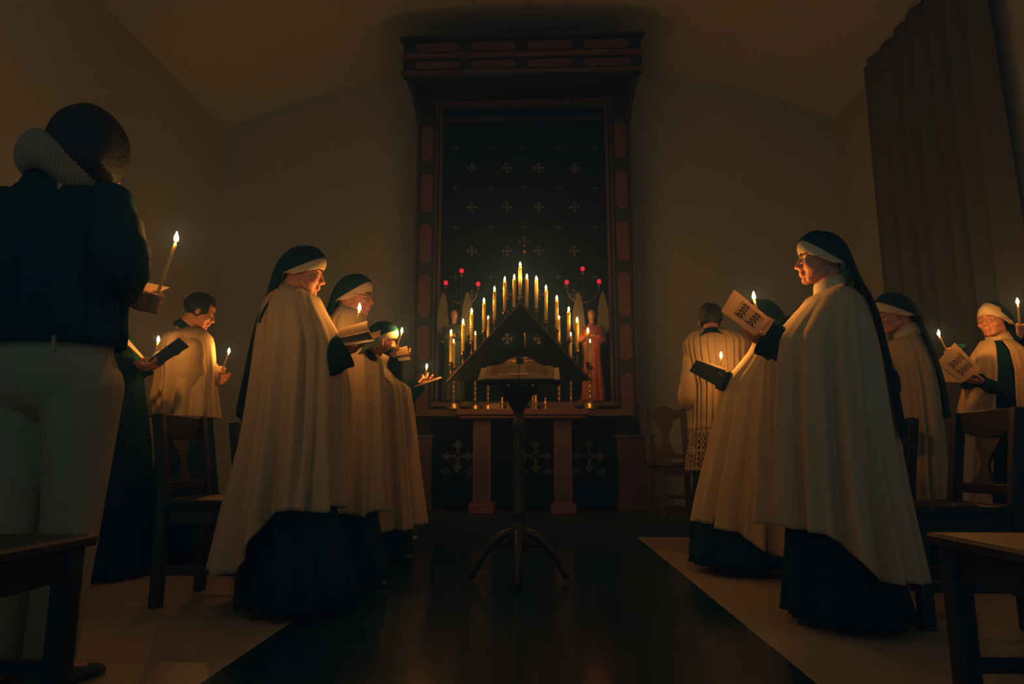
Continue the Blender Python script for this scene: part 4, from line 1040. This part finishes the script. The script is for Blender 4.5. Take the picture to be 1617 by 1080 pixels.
habit(p, Y, [(508, 148, 188, .10), (522, 138, 200, .2), (600, 134, 216, .23), (700, 134, 228, .22), (904, 146, 232, .27)], 11, name='robe')
bk = empty('prayer_booklet', at(240, 555, Y), 'dark-covered booklet opened wide beside the standing person in jeans, one page glowing', 'booklet')
leaf(bk, 'cover', 'cover', [at(236, 572, Y-.10), at(283, 560, Y-.10), at(298, 548, Y-.02), at(246, 556, Y-.02)], .003)
q = [at(234, 577, Y-.11), at(258, 577, Y-.11), at(298, 548, Y-.04), at(284, 531, Y-.02)]
leaf(bk, 'cover', 'cover', [at(233, 571, Y-.1), at(252, 578, Y-.1), at(299, 548, Y-.06), at(283, 533, Y-.04)], .003)
leaf(bk, 'page', 'paper', [at(276, 537, Y-.03), at(290, 544, Y-.04), at(298, 544, Y-.035), at(289, 525, Y+.02)], .003)
leaf(bk, 'page', 'paper', [at(196, 540, Y-.10), at(223, 566, Y-.10), at(232, 572, Y+.02), at(189, 521, Y+.02)], .004)

# ---- server on the right seen from behind, surplice with a lace hem
Y = 4.88
hd = Head(1122, 509, Y, math.radians(78), math.radians(14))
base = Vector((at(1128, 830, Y).x, Y, 0))
hA = dict(kind='flat', side=1, wr=at(1100, 612, Y+.26), d=(.3, 1, .1), n=(1, 0, .2), flip=1, curl=.5)
hB = dict(kind='flat', side=-1, wr=at(1150, 612, Y+.26), d=(-.3, 1, .1), n=(-1, 0, .2), flip=-1, curl=.5)
p, Fv, Lv, nk, res = person('server in a lace-hemmed white surplice seen from behind on the right', base, hd, hands=[hA, hB], vox=.006, sleeves=False)
hair_cap(hd, p, cut=lambda x, y, z: x > .045 and z < .065 or z < -.045 and x > -.055 or z < -.085)
collar(p, hd, 'black', r0=.07, r1=.105, z0=-.09, z1=-.155, tilt=.1)
crow = [(520, 1104, 1146, .10, .0), (527, 1090, 1166, .14, .01), (540, 1080, 1182, .17, .03), (565, 1084, 1178, .19, .05), (610, 1096, 1172, .2, .07), (660, 1096, 1170, .2, .08), (678, 1095, 1170, .2, .085)]
MB().grid(cloth(Y, crow, seed=56, pleats=(27, 44, 51), n=220, m=40), True).build('surplice', 'surplice', p, solid=.004)
# lace hem: an openwork band of threads
lace = MB(); rws = cloth(Y, [(678, 1095, 1170, .2, .085), (742, 1092, 1176, .215, .09)], seed=56, pleats=(27, 44, 51), n=220, m=14)
for j in range(14):
    for i in range(220):
        if (i+j) % 2 == 0 or j in (0, 6) or (j == 13 and i % 4 < 2):
            a, b_, c_, d_ = rws[j][i], rws[j][(i+1) % 220], rws[j+1][(i+1) % 220], rws[j+1][i]; lace.add([a, b_, c_, d_], [(0, 1, 2, 3)])
lace.build('lace_hem', 'surplice', p, False, solid=.002)
for i, (sh, el, wr, h, s) in enumerate(res): tube_sleeve(p, sh, el, wr.lerp(el, .2), 'surplice', (.055, .09, .115, .12), seed=i, name='surplice_sleeve')
habit(p, Y, [(560, 1098, 1168, .15), (740, 1096, 1172, .19), (874, 1092, 1178, .22)], 12, name='cassock')

# ---- standing woman in the left foreground, seen from behind
Y = 2.08
hd = Head(140, 243, Y, math.radians(72), math.radians(8), sc=1.04)
base = Vector((at(85, 800, Y).x, Y, 0))
cd_, tN, dN = taper('high lit taper held by the standing person in jeans, alone against the wall', (279, 379), (243, 480), Y+.14, L=.26)
hB = dict(kind='fist', side=-1, c=tN+dN*.232, axis=-dN, out=(-.85, -.4, -.3))
hA = dict(kind='flat', side=1, wr=at(12, 520, Y+.2), d=(.5, .6, .2), n=(0, 0, 1), flip=-1, curl=.5)
wroot = empty('person', base, 'person with dark bob, chunky scarf, dark jumper and jeans in the left foreground', 'person')
b = MB(); head_shapes(b, hd); nk = hd.c+Vector((-.03, -.02, -.17)); res = []
shz = at(100, 305, Y).z
b.ell((0, 0, 0), (.14, .10, .13), Matrix.Translation(at(92, 390, Y)), 16, 10); b.cap(at(92, 420, Y), at(85, 540, Y), .11, .12); b.cap(nk, at(98, 350, Y), .05, .075)
wl = Matrix.Identity(4)
for s, sx in ((1, 22), (-1, 172)):
    sh = at(sx, 325, Y); h = hA if s == 1 else hB
    wr = fist(b, h['c'], h['axis'], h['out'], 1) if h['kind'] == 'fist' else Vector(h['wr'])
    if h['kind'] == 'flat': flathand(b, wr, h['d'], h['n'], -1, .5)
    el = elbow(sh, wr, pole=Vector((-.5*s, -.35, -1)))
    b.cap(Vector((at(95, 310, Y).x, Y, sh.z+.02)), sh, .06, .055); b.cap(sh, el, .05, .04); b.cap(el, wr, .038, .025); res.append((sh, el, wr))
for sx, kx in ((28, 25), (132, 118)):
    a = at(sx, 600, Y); k = at(kx, 750, Y); k = Vector((k.x, Y+.02, .50)); f = Vector((k.x-.02, Y, .09))
    b.cap(a, k, .09, .055); b.cap(k, f, .055, .04); b.cap(f-Vector((0, .02, .045)), f+Vector((.03, .11, -.058)), .028, .022); shoe(wroot, f, (.2, 1, 0))
remesh(b.build('body', 'skin', wroot), .006)
j = MB()
rows = [(288, 60, 150, .135, 0), (302, 44, 164, .125, .005), (318, 14, 184, .13, .005), (345, -6, 200, .145, .01), (420, -8, 198, .15, .012), (500, -14, 192, .15, .018), (530, -20, 193, .155, .02), (549, -22, 190, .15, .015)]
j.grid(cloth(Y, rows, seed=61, n=120, m=30), True); j.build('jumper', 'navy', wroot, solid=.006)
for i, (sh, el, wr) in enumerate(res): tube_sleeve(wroot, sh+Vector((0, 0, .01)), el, wr.lerp(el, .08), 'navy', (.072, .082, .075, .05), seed=i, name='jumper_sleeve')
jn = MB()
jn.ell((0, 0, 0), (.205, .135, .15), Matrix.Translation(at(83, 590, Y)+Vector((0, -.015, 0))), 20, 12)
jn.ell((0, 0, 0), (.195, .115, .12), Matrix.Translation(at(82, 545, Y)), 20, 10)
for sx, kx, fx in ((30, 24, 26), (132, 116, 104)):
    a = at(sx, 612, Y); k = at(kx, 760, Y); f = Vector((at(fx, 800, Y).x, Y, .10))
    jn.cap(a, Vector((k.x, Y+.01, .52)), .114, .083, seg=18); jn.cap(Vector((k.x, Y+.01, .52)), f, .083, .07, seg=18)
jo = jn.build('jeans', 'denim', wroot); remesh(jo, .008, 6)
# jeans stitching and back pockets
for sx in (40, 130):
    c = at(sx, 590, Y); P = [Vector((c.x+dx, Y-.148+abs(dx)*.05, c.z+dz)) for dx, dz in ((-.06, .055), (.06, .055), (.055, -.05), (0, -.08), (-.055, -.05))]
for sx in (36, 128): MB().box((at(sx, 570, Y).x, Y-.118, at(sx, 553, Y).z), (.012, .03, .05)).build('belt_loop', 'denim', wroot, False, bevel=.002)
hr = hair_cap(hd, wroot, cut=lambda x, y, z: x > .078 and z < .07 or z < -.128, r=(.122, .112, .150), c=(-.012, -.008, .003), amp=.005, freq=16, th=.01)
sc = MB()
def scarf(cx, cy, rx, ry, rz, rr, tilt):
    rows = []; c = at(cx, cy, Y)
    for i in range(420):
        a = 2*PI*i/420; row = []
        for k in range(20):
            q = 2*PI*k/20; r = rr*(1+.035*math.sin(a*80)+.05*math.sin(a*4+q))
            row.append(c+Vector(((rx+r*math.cos(q))*math.cos(a), (ry+r*math.cos(q))*math.sin(a), r*rz*math.sin(q)+tilt*math.cos(a)+.012*math.sin(3*a))))
        rows.append(row)
    rows.append(rows[0]); sc.grid(rows, True)
scarf(110, 271, .088, .135, 1.45, .044, -.035)
sc.build('scarf', 'knit', wroot)
pg = empty('song_sheet', at(238, 452, Y+.2), 'loose pale sheet of paper held by the standing person in jeans beside her dark sleeve', 'sheet')
leaf(pg, 'page', 'paper', [at(204, 440, Y+.26), at(268, 454, Y+.26), at(222, 468, Y+.22), at(198, 468, Y+.22)], .0015)

# ---------------------------------------------------------------- thin haze filling the room, added to lift the darks and halo flames
if HAZE:
    sec = lambda y: [Vector((XL+.01, y, -.19))]+[Vector((min(max(p.x, XL+.01), XR-.01), y, p.z-.02)) for p in arch(y)]+[Vector((XR-.01, y, -.19))]
    hz = MB().grid([sec(YF+.01), sec(YB-.01)], True, True, True).build('haze', 'paper', None, False)
    vm = bpy.data.materials.new('thin added haze'); vm.use_nodes = True; nt = vm.node_tree; nt.nodes.clear()
    v = nt.nodes.new('ShaderNodeVolumeScatter'); v.inputs['Density'].default_value = HAZE; v.inputs['Color'].default_value = (0, .2, .9, 1)
    v2 = nt.nodes.new('ShaderNodeVolumeScatter'); v2.inputs['Density'].default_value = .007; v2.inputs['Anisotropy'].default_value = .8; v2.inputs['Color'].default_value = (1, .9, .8, 1)
    ad = nt.nodes.new('ShaderNodeAddShader'); nt.links.new(v.outputs[0], ad.inputs[0]); nt.links.new(v2.outputs[0], ad.inputs[1])
    o = nt.nodes.new('ShaderNodeOutputMaterial'); nt.links.new(ad.outputs[0], o.inputs['Volume'])
    hz.data.materials.clear(); hz.data.materials.append(vm)
    tag(hz, 'thin added haze filling the chapel, put in to lift the darks', 'haze', kind='stuff')

for o in bpy.data.objects:
    if o.parent is None and 'label' in o:
        c = o.get('category')
        if c == 'booklet': o['group'] = 'prayer booklets'
        elif c == 'candle' and o.name.startswith('hand_candle'): o['group'] = 'hand-held tapers'
        elif c == 'person' and 'nun' in o['label']: o['group'] = 'nuns in cream capes'
        elif c == 'person' and 'server' in o['label']: o['group'] = 'servers in surplices'
